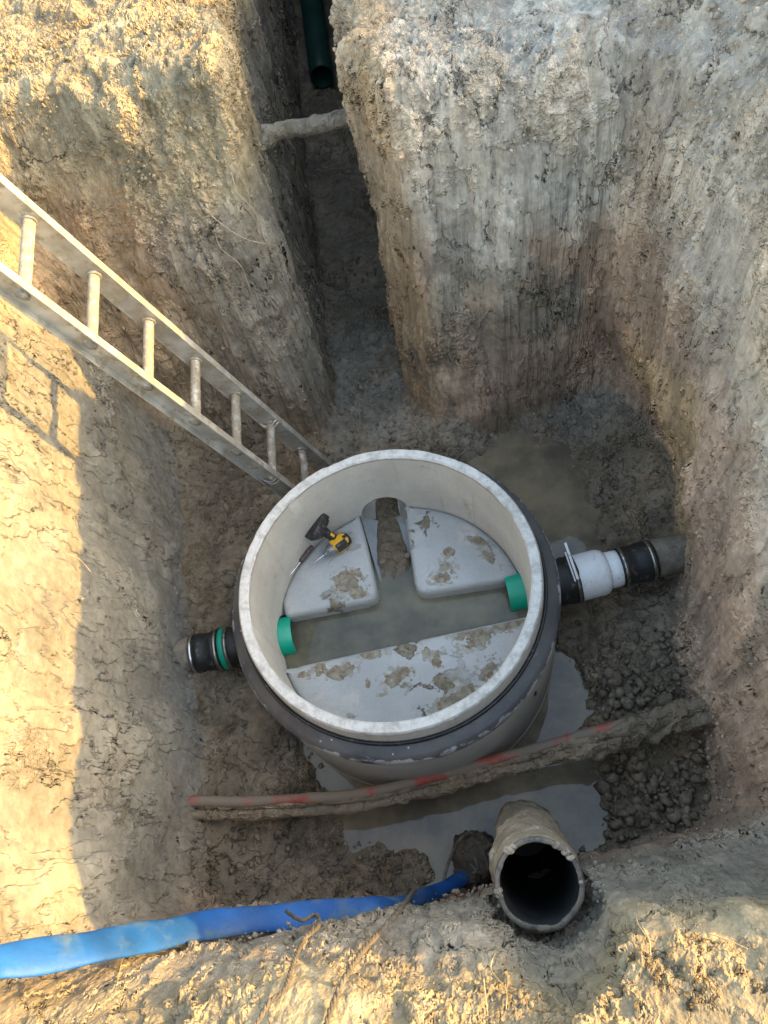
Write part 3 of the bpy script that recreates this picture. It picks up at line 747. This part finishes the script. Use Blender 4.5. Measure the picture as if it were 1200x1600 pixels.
cp = seg_on(1016, 1092, [(.074, 0), (.0745, .0)] + [(.0745 + (.003 if k % 2 else 0), .02 + k * .0245) for k in range(40)] + [(.0745, 1.0)])
link('brown_pipe', *cp, M['oldpipe'], rc)
link('clamp_ring', *band(jp(896), JD, .0985, .012, .003), M['steel'], rc)
a_ = at(883, 848, .42); b_ = at(903, 905, .37)
tie = G(); dd = b_ - a_; L = np.linalg.norm(dd); s_, w_, d_ = frame(dd)
tie.add(*boxv((a_ + b_) / 2, (.010, .004, L), [s_, w_, d_], .3))
tie.add(*boxv((a_ + b_) / 2 + s_ * .012 + d_ * .02, (.006, .004, L * .8), [s_, w_, d_], .3))
tie.out('clamp_strap', M['white'], rc)

# left
lc = thing('pipe_connection', at(330, 1020, z0), 'dark pipe coupling with a green ring entering the left earth wall', 'pipe')
A0 = AX0 - AXD * .2
def lseg(px0, px1, prof):
    def q(px): return min((AX0 - AXD * t for t in np.linspace(.0, .75, 500)), key=lambda P: abs(_prx(P) - px))
    a_, b_ = q(px0), q(px1); L = np.linalg.norm(b_ - a_); return lathe([(r, h * L) for r, h in prof], a_, b_ - a_, 56)
link('pipe', *lseg(392, 340, [(.070, 0), (.080, 0), (.080, 1), (.07, 1)]), M['rubber'], lc)
link('steel_ring', *lseg(362, 357, [(.080, 0), (.0865, 0), (.0865, 1), (.080, 1)]), M['steel'], lc)
link('green_ring', *lseg(357, 349, [(.080, 0), (.085, 0), (.086, .5), (.085, 1), (.080, 1)]), M['green'], lc)
link('steel_ring', *lseg(346, 341, [(.080, 0), (.087, 0), (.087, 1), (.080, 1)]), M['steel'], lc)
link('rubber_coupling', *lseg(342, 306, [(.070, 0), (.084, 0), (.084, .12), (.079, .2), (.079, .55), (.083, .62), (.083, .95), (.07, 1)]), M['rubber'], lc)
link('steel_ring', *lseg(309, 304, [(.080, 0), (.0855, 0), (.0855, 1), (.080, 1)]), M['chrome'], lc)
link('brown_pipe', *lseg(306, 262, [(.060, 0), (.0745, 0), (.0745, 1), (.06, 1)]), M['oldpipe'], lc)

# ------------------------------------------------------------------ conduits crossing the pit
cz = [.30, .29, .275, .265, .26, .27, .30, .33, .36]
cpx = [(270, 1254), (320, 1252), (400, 1252), (560, 1240), (680, 1213), (800, 1180), (900, 1152), (1010, 1122), (1135, 1088)]
P = resample([at(a, b_, c_) for (a, b_), c_ in zip(cpx, cz)], 150)
rp = thing('red_conduit', P[75], 'thin red plastic conduit smeared with mud crossing in front of the manhole', 'conduit')
link('tube', *sweep(P, .0195, 18, noise=(14, .004, 3)), M['red'], rp)
t_ = np.linspace(0, 1, 150); amp = .010 + .020 * sst(t_, .66, .8)
sleeve_r = np.interp(t_, [0, .12, .3, .5, .7, .76, .9, 1], [.0, .010, .016, .016, .020, .032, .034, .038])
P2 = P + np.array([.0, -.012, -.010]) * (1 + 0 * t_[:, None])
link('mud_crust', *sweep(P2[15:], (sleeve_r + .002)[15:], 22, noise=(28, amp[15:], 9)), M['mud'], rp)
P3 = resample([at(a, b_ + 20 + 3 * (i > 5), c_ - .03) for i, ((a, b_), c_) in enumerate(zip(cpx, cz))], 150)
rad = np.interp(t_, [0, .3, .6, .72, .78, .86, 1], [.021, .022, .024, .027, .038, .036, .040])
amp = np.interp(t_, [0, .5, .7, .78, 1], [.010, .014, .018, .034, .036])
bp = link('muddy_conduit', *sweep(P3, rad, 26, noise=(30, amp, 31)), M['mud'], None)
bp['label'] = 'mud-caked conduit running just below the red one'; bp['category'] = 'conduit'

# ------------------------------------------------------------------ open standing pipe
top = at(842, 1381, 3.19 - 1.72); d0 = CM @ np.array([242, -581, -F_PX]) / F_PX
top = np.array([0, 0, HC]) + d0 * 1.90
bot = np.array([0, 0, HC]) + CM @ np.array([818 - 600, -(1292 - 800), -F_PX]) / F_PX * 2.98
D = bot - top; L = np.linalg.norm(D); D /= L
op = thing('open_pipe', bot, 'wide open pipe leaning up from the puddle, crusted tan outside and black inside', 'pipe')
R0 = .106
n_ = 90; seg = 84; s_, w_, d_ = frame(D); PV = []
for i in range(n_):
    t = i / (n_ - 1); a = np.linspace(0, 2 * np.pi, seg, endpoint=False)
    r = R0 * (1 + .03 * (1 - t)) * (1 - .10 * sst(t, .75, 1))
    PV.append(top + d_ * L * t + np.outer(np.cos(a) * r, s_) + np.outer(np.sin(a) * r, w_))
PV = np.concatenate(PV); axp = top + np.outer((PV - top) @ d_, d_); rd = (PV - axp); rl = np.linalg.norm(rd, axis=1); tt = ((PV - top) @ d_) / L
crust = (np.maximum(0, vn(PV, 13, 4, 4) + .05) * .022 + np.maximum(0, vn(PV, 34, 2, 3)) * .012 + vn(PV, 80, 6, 2) * .003) * sst(tt, -.0, .22)
PV = PV + rd / rl[:, None] * crust[:, None]
PF = [(i * seg + j, i * seg + (j + 1) % seg, (i + 1) * seg + (j + 1) % seg, (i + 1) * seg + j) for i in range(n_ - 1) for j in range(seg)]
link('crusted_shell', PV, PF, M['crust'], op)
link('bore', *lathe([(R0 - .011, 0.0), (R0 - .011, L * .5), (R0 - .012, L)], top, D, 72), M['bore'], op)
ev, ef = lathe([(R0 - .011, .004), (R0 - .0105, -.001), (R0 - .007, -.003), (R0 - .002, -.003), (R0 + .002, .0), (R0 + .003, .006)], top, D, 120)
ev = ev + np.stack([vn(ev, 30, q, 4) for q in range(3)], 1) * .0045
link('cut_edge', ev, ef, M['cut'], op)
for ang, sz in ((2.2, .007), (2.35, .009), (2.5, .006), (2.62, .008), (3.0, .005), (3.7, .007), (3.85, .009), (1.6, .004), (.9, .004), (-.6, .005), (-1.3, .006), (-1.42, .008)):
    bm = bmesh.new(); bmesh.ops.create_icosphere(bm, subdivisions=2, radius=sz)
    q = np.array([v.co[:] for v in bm.verts]); fc = [[v.index for v in f.verts] for f in bm.faces]; bm.free()
    c_ = top + (s_ * math.cos(ang) + w_ * math.sin(ang)) * (R0 - .004) + d_ * .002
    q = q * (1 + .45 * vn(q + c_, 60, 4, 2))[:, None] * [1.5, 1.2, .9]; link('mud_clot', q + c_, fc, M['dry_mud'], op)

# ------------------------------------------------------------------ ladder
lp = np.array([-1.372, 1.733, 1.60]); ld = np.array([.0815, .0195, -.2705]); lw = np.array([-.018, .270, .047])
ldn = ld / np.linalg.norm(ld); KL = .9; lp = np.array([0, 0, HC]) + KL * (lp - np.array([0, 0, HC])); ld = ld * KL; lw = lw * KL; lwn = lw / np.linalg.norm(lw); lnn = np.cross(ldn, lwn); lnn /= np.linalg.norm(lnn)
if lnn @ (np.array([0, 0, HC]) - lp) < 0: lnn = -lnn
lad = thing('ladder', lp + ld * 7.1, 'muddy grey aluminium ladder slanting down the left side of the pit to the manhole', 'ladder')
t0, t1 = -3.0, 7.15
for side in (0, 1):
    b0 = lp + lw * side; g = G(); o_ = (1 if side else -1)
    s0, s1 = b0 + ld * t0, b0 + ld * t1; c_ = (s0 + s1) / 2; LL = np.linalg.norm(s1 - s0)
    g.add(*boxv(c_ + lwn * o_ * .003, (.005, .084, LL), [lwn, lnn, ldn], .2))
    for e in (-1, 1): g.add(*boxv(c_ + lwn * o_ * .0125 + lnn * e * .040, (.027, .006, LL), [lwn, lnn, ldn], .2))
    g.out('rail', M['alu'], lad, False)
for i in range(-2, 8):
    a_ = lp + ld * i; b_ = a_ + lw; g = G()
    sag = np.array([.0, .0, 0]) if i < 6 else ldn * .02
    pts = resample([a_ - lwn * .012, a_ + lw * .33 + sag * .7, a_ + lw * .66 + sag, b_ + lwn * .012], 14)
    g.add(*sweep(pts, .0150, 14, up=lnn, flat=(np.full(14, .0200), np.full(14, .0165)), noise=(22, .0016, i + 9)))
    for q in (a_, b_): g.add(*lathe([(.014, -.006), (.025, -.006), (.025, .006), (.014, .006)], q, lwn, 20, close=True))
    g.out('rung', M['rung'], lad)
for side in (0, 1):
    e = lp + lw * side + ld * 7.12
    link('foot', *boxv(e, (.034, .078, .06), [lwn, lnn, ldn], .2), M['rubber'], lad)
# slots punched in the lower rail next to every rung
for k, side in ((5, 1), (5, 0)):
    b0 = lp + ld * k + lw * side; c_ = b0 + lwn * (.003 if side else -.003); pts = []
    for q in np.linspace(0, 5 * np.pi, 60): pts.append(c_ + lnn * .037 * math.cos(q) + lwn * .020 * math.sin(q) + ldn * (.003 * q - .03 + .006 * math.sin(3 * q)))
    tw = link('tie_strap', *sweep(resample(pts, 120), .0042, 8, up=ldn, noise=(40, .0012, 2)), M['wire'], lad)

# ------------------------------------------------------------------ blue hose, bundle, ropes
tp_ = at(840, 1085, .45) - O; tp_[:2] *= .598 / np.hypot(*tp_[:2])
TARV = (O + tp_)
bc = at(742, 1345, .06)
def blob(c_, r, sd_, amp=.35, fr=14, sub=4):
    bm = bmesh.new(); bmesh.ops.create_icosphere(bm, subdivisions=sub, radius=1)
    q = np.array([v.co[:] for v in bm.verts]); fc = [[v.index for v in f.verts] for f in bm.faces]; bm.free()
    q = q * np.asarray(r); nq = q + c_; q = q * (1 + amp * vn(nq, fr, sd_, 4) + amp * .5 * np.abs(vn(nq * [1, 1, 2.2], fr * 2, sd_ + 5, 2)))[:, None]; return q + c_, fc
link('tar_mark', *blob(TARV, (.011, .011, .034), 4, .6, 40, 3), M['rubber'], mh)
bu = thing('pump_bundle', bc, 'dark mud-soaked bundle at the end of the blue hose beside the open pipe', 'bundle')
g = G(); g.add(*blob(bc + [0, 0, .02], (.075, .085, .06), 3, .5, 22)); g.add(*blob(bc + [-.02, -.05, .0], (.06, .05, .05), 13, .5, 22)); g.add(*blob(bc + [.03, .05, .01], (.05, .045, .05), 23, .5, 25))
g.out('wrapping', M['dark_mud'], bu)
g = G(); 
for k in range(11):
    c_ = bc + rng.normal(0, .026, 3) + [0, 0, .035]; ax = rng.normal(0, 1, 3); ax[2] += 1.2; s_, w_, d_ = frame(ax); r_ = .035 + .035 * rng.random()
    pts = [c_ + s_ * math.cos(t) * r_ + w_ * math.sin(t) * r_ * .8 + d_ * .01 * math.sin(2 * t + k) for t in np.linspace(0, 5.6, 30)]
    g.add(*sweep(resample(pts, 60), .0065, 8, noise=(50, .002, k)))
g.out('rope_wrap', M['rope'], bu)

def rope(pts, r, label, m=M['rope'], n=160, name='rope'):
    P = resample([at(*q) for q in pts], n); T = np.gradient(P, axis=0); T /= np.linalg.norm(T, axis=1)[:, None]
    g = G(); s = np.cumsum(np.r_[0, np.linalg.norm(np.diff(P, axis=0), axis=1)])
    for ph in range(3):
        ang = s / (r * 7) * 2 * np.pi + ph * 2.094
        up_ = np.array([0, 0, 1.]) ; S_ = np.cross(T, up_); S_ /= np.linalg.norm(S_, axis=1)[:, None]; U_ = np.cross(S_, T)
        Q_ = P + (S_ * np.cos(ang)[:, None] + U_ * np.sin(ang)[:, None]) * r * .5
        g.add(*sweep(Q_, r * .62, 7, noise=(60, r * .2, ph)))
    o = g.out(name, m); o['label'] = label; o['category'] = 'rope'; return o
rope([(690, 1392, .22), (700, 1350, .20), (718, 1312, .17), (738, 1302, .14), (752, 1318, .10)], .0055, 'short dark rope looping up from the bundle', n=120)

# ------------------------------------------------------------------ soil covered pipe bridging the trench
P = resample([at(395, 222, 1.18), at(432, 206, 1.2), at(470, 200, 1.2), at(515, 190, 1.2), at(560, 182, 1.19), at(600, 176, 1.17)], 60)
tt = np.linspace(0, 1, 60); rad = np.interp(tt, [0, .2, .5, .7, .85, 1], [.07, .038, .034, .038, .06, .10])
br = link('buried_pipe', *sweep(P, rad, 30, noise=(22, .014, 6)), M['dry_mud']); br['label'] = 'soil-crusted pipe bridging the narrow back trench'; br['category'] = 'pipe'
# dark green pipe lying in the trench
e0 = at(503, 120, .13); e1 = e0 + np.array([-.125, 1.0, 0]) * 1.35
L = np.linalg.norm(e1 - e0)
gp = thing('green_pipe', e0, 'dark green sewer pipe lying in the back trench with its open end facing the pit', 'pipe')
link('pipe_wall', *lathe([(.072, L), (.072, 0), (.0735, -.001), (.079, -.001), (.080, 0), (.080, .10), (.080, L)], e0, e1 - e0, 48), M['dgreen'], gp)
link('pipe_end', *lathe([(1e-4, .30), (.072, .30)], e0, e1 - e0, 32), M['mud'], gp)

# ------------------------------------------------------------------ impact driver and screwdriver on the back-left bench
def tool_frame(pa, pb, z):
    a_, b_ = at(*pa, z), at(*pb, z); u = b_ - a_; L = np.linalg.norm(u); u /= L; return a_, u, L
zt = .345 + .034
q0, u, L = tool_frame((540, 843), (500, 872), zt)            # head axis, back to nose
hb = at(499, 826, .452); w = np.array([0, 0, 1.]); v = np.cross(w, u)
if v @ (hb - q0) < 0: v = -v
dr = thing('impact_driver', q0 + u * .04 - [0, 0, .034], 'yellow and black cordless impact driver lying on the back-left bench', 'power tool')
AXS = [u, v, w]
def L3(a, b_, c_=0): return q0 + u * a + v * b_ + w * c_
g = G(); g.add(*polybox([(-.004, -.026), (.058, -.027), (.066, -.012), (.066, .020), (.052, .028), (.004, .026), (-.010, .012), (-.010, -.014)], .056, AXS, L3(0, 0), .18)); g.out('motor_housing', M['yellow'], dr)
g = G(); g.add(*lathe([(1e-3, -.012), (.020, -.012), (.028, -.004), (.0295, .006), (.0295, .014)], L3(-.006, 0), u, 28)); g.add(*boxv(L3(.03, -.020, .012), (.05, .018, .050), AXS, .2)); g.out('rear_cap', M['black'], dr)
g = G(); g.add(*lathe([(.0285, .058), (.027, .066), (.023, .084), (.016, .092), (.012, .094), (.012, .106), (.009, .110), (1e-3, .110)], q0, u, 28)); g.out('nose', M['grey'], dr)
g = G(); g.add(*lathe([(.0055, .108), (.0055, .140), (.004, .142), (.004, .165), (.0015, .172), (1e-3, .172)], q0, u, 6)); g.out('bit', M['chrome'], dr)
hv_ = hb - L3(.028, .022); hl = np.linalg.norm(hv_); hu = hv_ / hl; hs = np.cross(w, hu); hs /= np.linalg.norm(hs); hw = np.cross(hu, hs)
g = G(); pts = [L3(.026, .016) + hu * t for t in np.linspace(0, hl, 12)]
g.add(*sweep(pts, 0, 20, up=(0, 0, 1), flat=(np.interp(np.linspace(0, 1, 12), [0, .3, .6, 1], [.022, .017, .019, .024]), np.full(12, .0165)))); g.out('grip', M['black'], dr)
link('trigger', *boxv(L3(.052, .034), (.010, .016, .018), AXS, .3), M['black'], dr)
g = G(); g.add(*boxv(L3(.026, .016) + hu * (hl * .45) + hw * .014, (.022, .012, .008), [hu, hs, hw], .3)); g.out('yellow_inlay', M['yellow'], dr)
g = G(); g.add(*boxv(hb + hu * .010 + [0, 0, .006], (.040, .108, .072), [hu, hs, hw], .16)); g.add(*boxv(hb - hu * .012 + [0, 0, .004], (.012, .086, .056), [hu, hs, hw], .2)); g.out('battery', M['black'], dr)

z = .353
a_, u2, L2 = tool_frame((489, 854), (456, 896), z)
sd2 = thing('screwdriver', a_, 'screwdriver with dark grip and silver shaft lying left of the impact driver', 'screwdriver')
link('grip', *lathe([(1e-3, 0), (.009, .002), (.012, .010), (.0125, .035), (.0105, .050), (.012, .062), (.0095, .080), (.006, .086), (1e-3, .088)], a_ + [0, 0, .006], u2, 8), M['handle'], sd2)
link('shaft', *lathe([(.0032, .085), (.0032, L2), (.0035, L2 + .004), (.001, L2 + .012)], a_ + [0, 0, .004], u2, 10), M['chrome'], sd2)

# ------------------------------------------------------------------ loose crumbs and clods on the earth
def ico(sub):
    bm = bmesh.new(); bmesh.ops.create_icosphere(bm, subdivisions=sub, radius=1)
    q = np.array([v.co[:] for v in bm.verts]); fc = np.array([[v.index for v in f.verts] for f in bm.faces]); bm.free(); return q, fc
def scatter(name, n, w, lo, hi, mat, label, seed, sub=1, lift=.4, pw=2.6):
    r = np.random.default_rng(seed); w = np.asarray(w, float).clip(0); w[nb:] = 0; w /= w.sum()
    pick = r.choice(len(V), n, p=w, replace=True); q, fc = ico(sub); m = len(q)
    s = lo + (hi - lo) * r.random(n) ** pw
    C_ = V[pick] + r.uniform(-H, H, (n, 3)) * .6 + Nn[pick] * (s * lift)[:, None]
    Rr = r.normal(0, 1, (n, 3, 3)); Rr, _ = np.linalg.qr(Rr)
    sc = r.uniform(.6, 1.3, (n, 1, 3)) * s[:, None, None]
    VV = (q[None] * (1 + r.uniform(-.45, .40, (n, m, 1)))) * sc; VV = np.einsum('nij,njk->nik', VV, Rr) + C_[:, None]
    FF = (fc[None] + (np.arange(n) * m)[:, None, None]).reshape(-1, 3); VV = VV.reshape(-1, 3)
    me_ = bpy.data.meshes.new(name); me_.vertices.add(len(VV)); me_.vertices.foreach_set('co', VV.astype(np.float32).ravel())
    me_.loops.add(len(FF) * 3); me_.loops.foreach_set('vertex_index', FF.astype(np.int32).ravel())
    me_.polygons.add(len(FF)); me_.polygons.foreach_set('loop_start', np.arange(0, len(FF) * 3, 3, dtype=np.int32)); me_.update(calc_edges=True)
    me_.materials.append(mat); o = bpy.data.objects.new(name, me_); COL.objects.link(o)
    cc = np.repeat(C[pick], m, axis=0) * np.repeat(r.uniform(.8, 1.25, n), m)[:, None]
    at_ = me_.attributes.new('soil', 'FLOAT_COLOR', 'POINT'); at_.data.foreach_set('color', np.concatenate([cc, np.ones((len(cc), 1))], 1).astype(np.float32).ravel())
    o['kind'] = 'stuff'; o['label'] = label; o['category'] = 'soil'; return o
def mat_crumb(name, r0):
    b = NB(name); c = b.attr('soil').outputs['Color']; n_ = b.ramp(b.noise(60, 5, .6), .3, .7)
    c = b.mix(n_, b.mix(1.0, c, (.72, .70, .68), 'MULTIPLY'), b.mix(1.0, c, (1.25, 1.24, 1.22), 'MULTIPLY'))
    b.bump(b.noise(120, 5, .6), .003); return b.fin(c, r0, 0.0, .3)
M['crumb'] = mat_crumb('crumb', .95); M['clod'] = mat_crumb('clod', .75)
vis = (y_ < 3.4) & (x_ > -2.0) & (x_ < 1.3) & (y_ > -.6)
wtop = vis * (crumb.clip(0, 1)) ** 2 * (z_ > .22) * (vn(V, 7, 77, 3) > .05)
scatter('soil_crumbs', 17000, wtop, .0010, .0085, M['crumb'], 'dry soil crumbs clinging to the pit faces and banks', 5)
wfl = vis * floor * (z_ > -.012) * (rM.mean() * 0 + 1) * (vn(V, 6, 55, 3) > -.25)
scatter('mud_clods', 4500, wfl, .0015, .013, M['clod'], 'small wet clods littering the pit floor', 6, 1, .2, 3)
wcl = vis * sst(x_, .30, .42) * sst(1.15 - y_, 0, .3) * (z_ > -.01) * (z_ < .42) * floor
scatter('mud_clods', 700, wcl, .004, .030, M['clod'], 'heap of dark wet clods at the right foot of the pit', 8, 1, .2, 2.4)

# ------------------------------------------------------------------ things lying on the earth faces
from mathutils.bvhtree import BVHTree
bvh = BVHTree.FromPolygons(V[:nb].tolist(), Q[:-4].tolist())
def surf(px, py, off=.004):
    d = Vector(CM @ np.array([px - 600, -(py - 800), -F_PX])).normalized()
    hit = bvh.ray_cast(Vector((0, 0, HC)), d)
    if hit[0] is None: return at(px, py, 1.0)
    return np.array(hit[0]) + np.array(hit[1]) * off * (1 if hit[1].dot(d) < 0 else -1)
def on_surf(pts, r, name, label, cat, m, n=60, group=None, off=None, tp=.5, fr=40):
    P = resample([surf(*p, off=off if off is not None else r * .9 + .012) for p in pts], n)
    o = link(name, *sweep(P, np.linspace(r, r * tp, n), 8, noise=(fr, r * .35, 3)), m); o['label'] = label; o['category'] = cat
    if group: o['group'] = group
    return o
def rope_surf(pts, r, label, off=.034):
    P = [surf(*p, off=off) for p in pts]; P = resample(P, 170); T = np.gradient(P, axis=0); T /= np.linalg.norm(T, axis=1)[:, None]
    g = G(); sl = np.cumsum(np.r_[0, np.linalg.norm(np.diff(P, axis=0), axis=1)])
    for ph in range(3):
        ang = sl / (r * 5) * 2 * np.pi / 1.6 + ph * 2.094; S_ = np.cross(T, [0, .5, .8]); S_ /= np.linalg.norm(S_, axis=1)[:, None]; U_ = np.cross(S_, T)
        g.add(*sweep(P + (S_ * np.cos(ang)[:, None] + U_ * np.sin(ang)[:, None]) * r * .5, r * .62, 7, noise=(60, r * .25, ph)))
    o = g.out('rope', M['rope']); o['label'] = label; o['category'] = 'rope'; return o
hp = [(-140, 1522, 1.66), (-60, 1511, 1.60), (0, 1503, 1.52), (130, 1482, 1.36), (240, 1462, 1.16), (350, 1442, .98), (480, 1430, .78), (600, 1419, .58), (660, 1402, .38), (700, 1385, .20), (726, 1368, .10), (745, 1350, .06)]
CAMP = np.array([0, 0, HC])
def hpoint(q):
    a_ = at(*q); b_ = surf(q[0], q[1], 0); da, db = np.linalg.norm(a_ - CAMP), np.linalg.norm(b_ - CAMP) - .055
    return CAMP + (a_ - CAMP) / da * min(da, db)
P = resample([hpoint(q) for q in hp], 130); tt = np.linspace(0, 1, 130)
wd = np.interp(tt, [0, .3, .45, .55, .68, .8, 1], [.041, .041, .039, .038, .034, .027, .024]) * (1 + .05 * np.sin(tt * 60) + .04 * np.sin(tt * 23))
ht = np.interp(tt, [0, .4, .7, 1], [.011, .013, .017, .019])
hv, hf = sweep(P, 0, 26, flat=(wd, ht), up=(.12, .35, .93), noise=(11, .004, 5))
ho = link('discharge_hose', hv, hf, M['blue']); ho['label'] = 'flat blue discharge hose running along the near bank to the puddle'; ho['category'] = 'hose'

rope_surf([(452, 1446), (470, 1462), (497, 1453), (498, 1472), (478, 1492), (462, 1530), (448, 1568), (425, 1590), (405, 1625)], .0050, 'dirty rope with a kink trailing down the bank from the middle of the blue hose')
rope_surf([(652, 1408), (625, 1448), (596, 1480), (572, 1512), (548, 1548), (528, 1585), (512, 1625)], .0062, 'thick muddy rope running straight down the bank toward the bottom edge')
on_surf([(322, 318), (345, 342), (385, 368), (420, 382)], .0022, 'root', 'long pale root curling off the back-left earth face', 'root', M['root'], off=.035, group='thin roots in the back-left face')
on_surf([(362, 268), (372, 300), (390, 325), (402, 345)], .0016, 'root', 'short thin root high on the back-left face beside the trench corner', 'root', M['root'], group='thin roots in the back-left face')
on_surf([(335, 350), (345, 385), (375, 410), (388, 440), (400, 480)], .0018, 'root', 'thin root hanging lowest on the back-left earth face', 'root', M['root'], group='thin roots in the back-left face')
on_surf([(90, 868), (112, 878), (130, 898)], .0022, 'root', 'thin root poking from the left wall at the shadow edge', 'root', M['root'], off=.03)
on_surf([(0, 948), (20, 960), (36, 952)], .0018, 'twig', 'dark twig in the sunlit left wall', 'twig', M['rope'], off=.02)
on_surf([(1160, 470), (1135, 490), (1112, 525), (1100, 560)], .0014, 'root', 'fine root arching over the right earth wall', 'root', M['root'], off=.02)
on_surf([(702, 530), (705, 555), (718, 578)], .0014, 'root', 'fine root low on the right block beside the trench', 'root', M['root'], off=.015)
for pts, lb in (([(1000, 1428), (996, 1450), (1008, 1470)], 'small straw stem on the grey bank right of the open pipe'),
                ([(1004, 1458), (1014, 1478), (1016, 1500)], 'bent straw stem above the sunlit tyre print'),
                ([(1105, 1468), (1140, 1480), (1168, 1492)], 'long straw stem on the grey bank near the right edge'),
                ([(772, 1500), (768, 1530), (790, 1560), (792, 1590)], 'dry grass stem at the left edge of the sunlit bank'),
                ([(757, 1545), (760, 1570), (764, 1600)], 'shorter dry grass stem at the left edge of the sunlit bank'),
                ([(1128, 1262), (1142, 1264), (1156, 1264)], 'pale twig on the dark rim by the right wall foot'),
                ([(183, 1555), (187, 1530), (192, 1512)], 'dry stem standing in the sunlit bank below the hose')):
    on_surf(pts, .0016, 'straw', lb, 'straw', M['straw'], off=.02, n=24)

# mud splattered on the benches: thin irregular sheets
def splat(px, py, rx, ry, th, sd_, thick=.0016, SP=None, zb=.3412):
    c_ = at(px, py, .341); k = 1.0 / 425; R_ = max(rx, ry) * k * 1.5; n_ = 96; g_ = np.linspace(-R_, R_, n_); A_, B_ = np.meshgrid(g_, g_, indexing='ij')
    P_ = np.stack([c_[0] + A_.ravel(), c_[1] + B_.ravel(), np.zeros(n_ * n_)], 1); a_ = math.radians(th)
    u_ = (A_ * math.cos(a_) + B_ * math.sin(a_)) / (rx * k); v_ = (-A_ * math.sin(a_) + B_ * math.cos(a_)) / (ry * k)
    h_ = (.80 - (u_ ** 2 + v_ ** 2) * .85).ravel() + 1.7 * vn(P_, 17, sd_, 4) + 1.3 * vn(P_, 45, sd_ + 3, 3)
    ins_ = np.zeros(len(P_), bool)
    for pg in BP:
        c0_ = pg.mean(0); pg = c0_ + (pg - c0_) * (1 - .016 / np.linalg.norm(pg - c0_, axis=1))[:, None]; w_ = np.zeros(len(P_), bool)
        for (xa, ya), (xb, yb_) in zip(pg, np.roll(pg, -1, 0)):
            if abs(yb_ - ya) < 1e-9: continue
            w_ ^= ((ya > P_[:, 1]) != (yb_ > P_[:, 1])) & (P_[:, 0] < (xb - xa) * (P_[:, 1] - ya) / (yb_ - ya) + xa)
        ins_ |= w_
    h_ = np.where(ins_, h_, -1)
    rd_ = np.hypot(P_[:, 0] - CX, P_[:, 1] - CY); h_ = np.where(rd_ > .488, -1, h_); h_ = np.where(u_.ravel() ** 2 + v_.ravel() ** 2 > 1.9, -1, h_)
    zz = zb + np.clip(h_, -.3, .5) * thick * 1.3 + .0012 * vn(P_, 90, 5, 2)
    P_[:, 2] = zz; ok = (h_ > -.12).reshape(n_, n_)
    fs = [(i * n_ + j, (i + 1) * n_ + j, (i + 1) * n_ + j + 1, i * n_ + j + 1) for i in range(n_ - 1) for j in range(n_ - 1) if ok[i, j] and ok[i + 1, j] and ok[i + 1, j + 1] and ok[i, j + 1]]
    if fs:
        used = sorted({q for f in fs for q in f}); mp_ = {q: t for t, q in enumerate(used)}
        SP.add(P_[used], [tuple(mp_[q] for q in f) for f in fs])
SP = G(); FM = G()
for a_ in ((540, 905, 26, 20, 10, 1), (562, 925, 13, 15, 60, 2), (700, 885, 10, 14, 20, 3), (690, 903, 18, 8, 0, 4), (702, 862, 8, 8, 0, 5), (770, 872, 18, 8, -40, 6, .004), (745, 845, 20, 7, -25, 7, .004),
           (585, 1018, 22, 11, 5, 8), (625, 1058, 21, 15, 15, 9), (530, 1050, 26, 11, 20, 10), (500, 1045, 10, 10, 0, 17), (475, 1055, 9, 5, 0, 11), (665, 1020, 10, 12, 0, 12), (682, 1035, 9, 16, -10, 13), (738, 998, 28, 16, 20, 14), (790, 975, 22, 9, 10, 15), (720, 1085, 34, 12, 28, 16), (765, 1048, 18, 14, 35, 18), (700, 1100, 14, 8, 10, 19), (600, 1085, 8, 4, 0, 20), (575, 1065, 5, 8, 0, 21)):
    splat(*a_, SP=SP); splat(*((a_[0], a_[1], a_[2] * 1.45, a_[3] * 1.5, a_[4], a_[5] + 40, .0002)), SP=FM, zb=.3409 + .00002 * a_[5])
o = FM.out('silt_film', M['film']); o['kind'] = 'stuff'; o['label'] = 'pale dried silt film around the mud patches'; o['category'] = 'silt'
o = SP.out('mud_splatter', M['splat']); o['kind'] = 'stuff'; o['label'] = 'thin tan mud splattered over the grey benches'; o['category'] = 'mud'
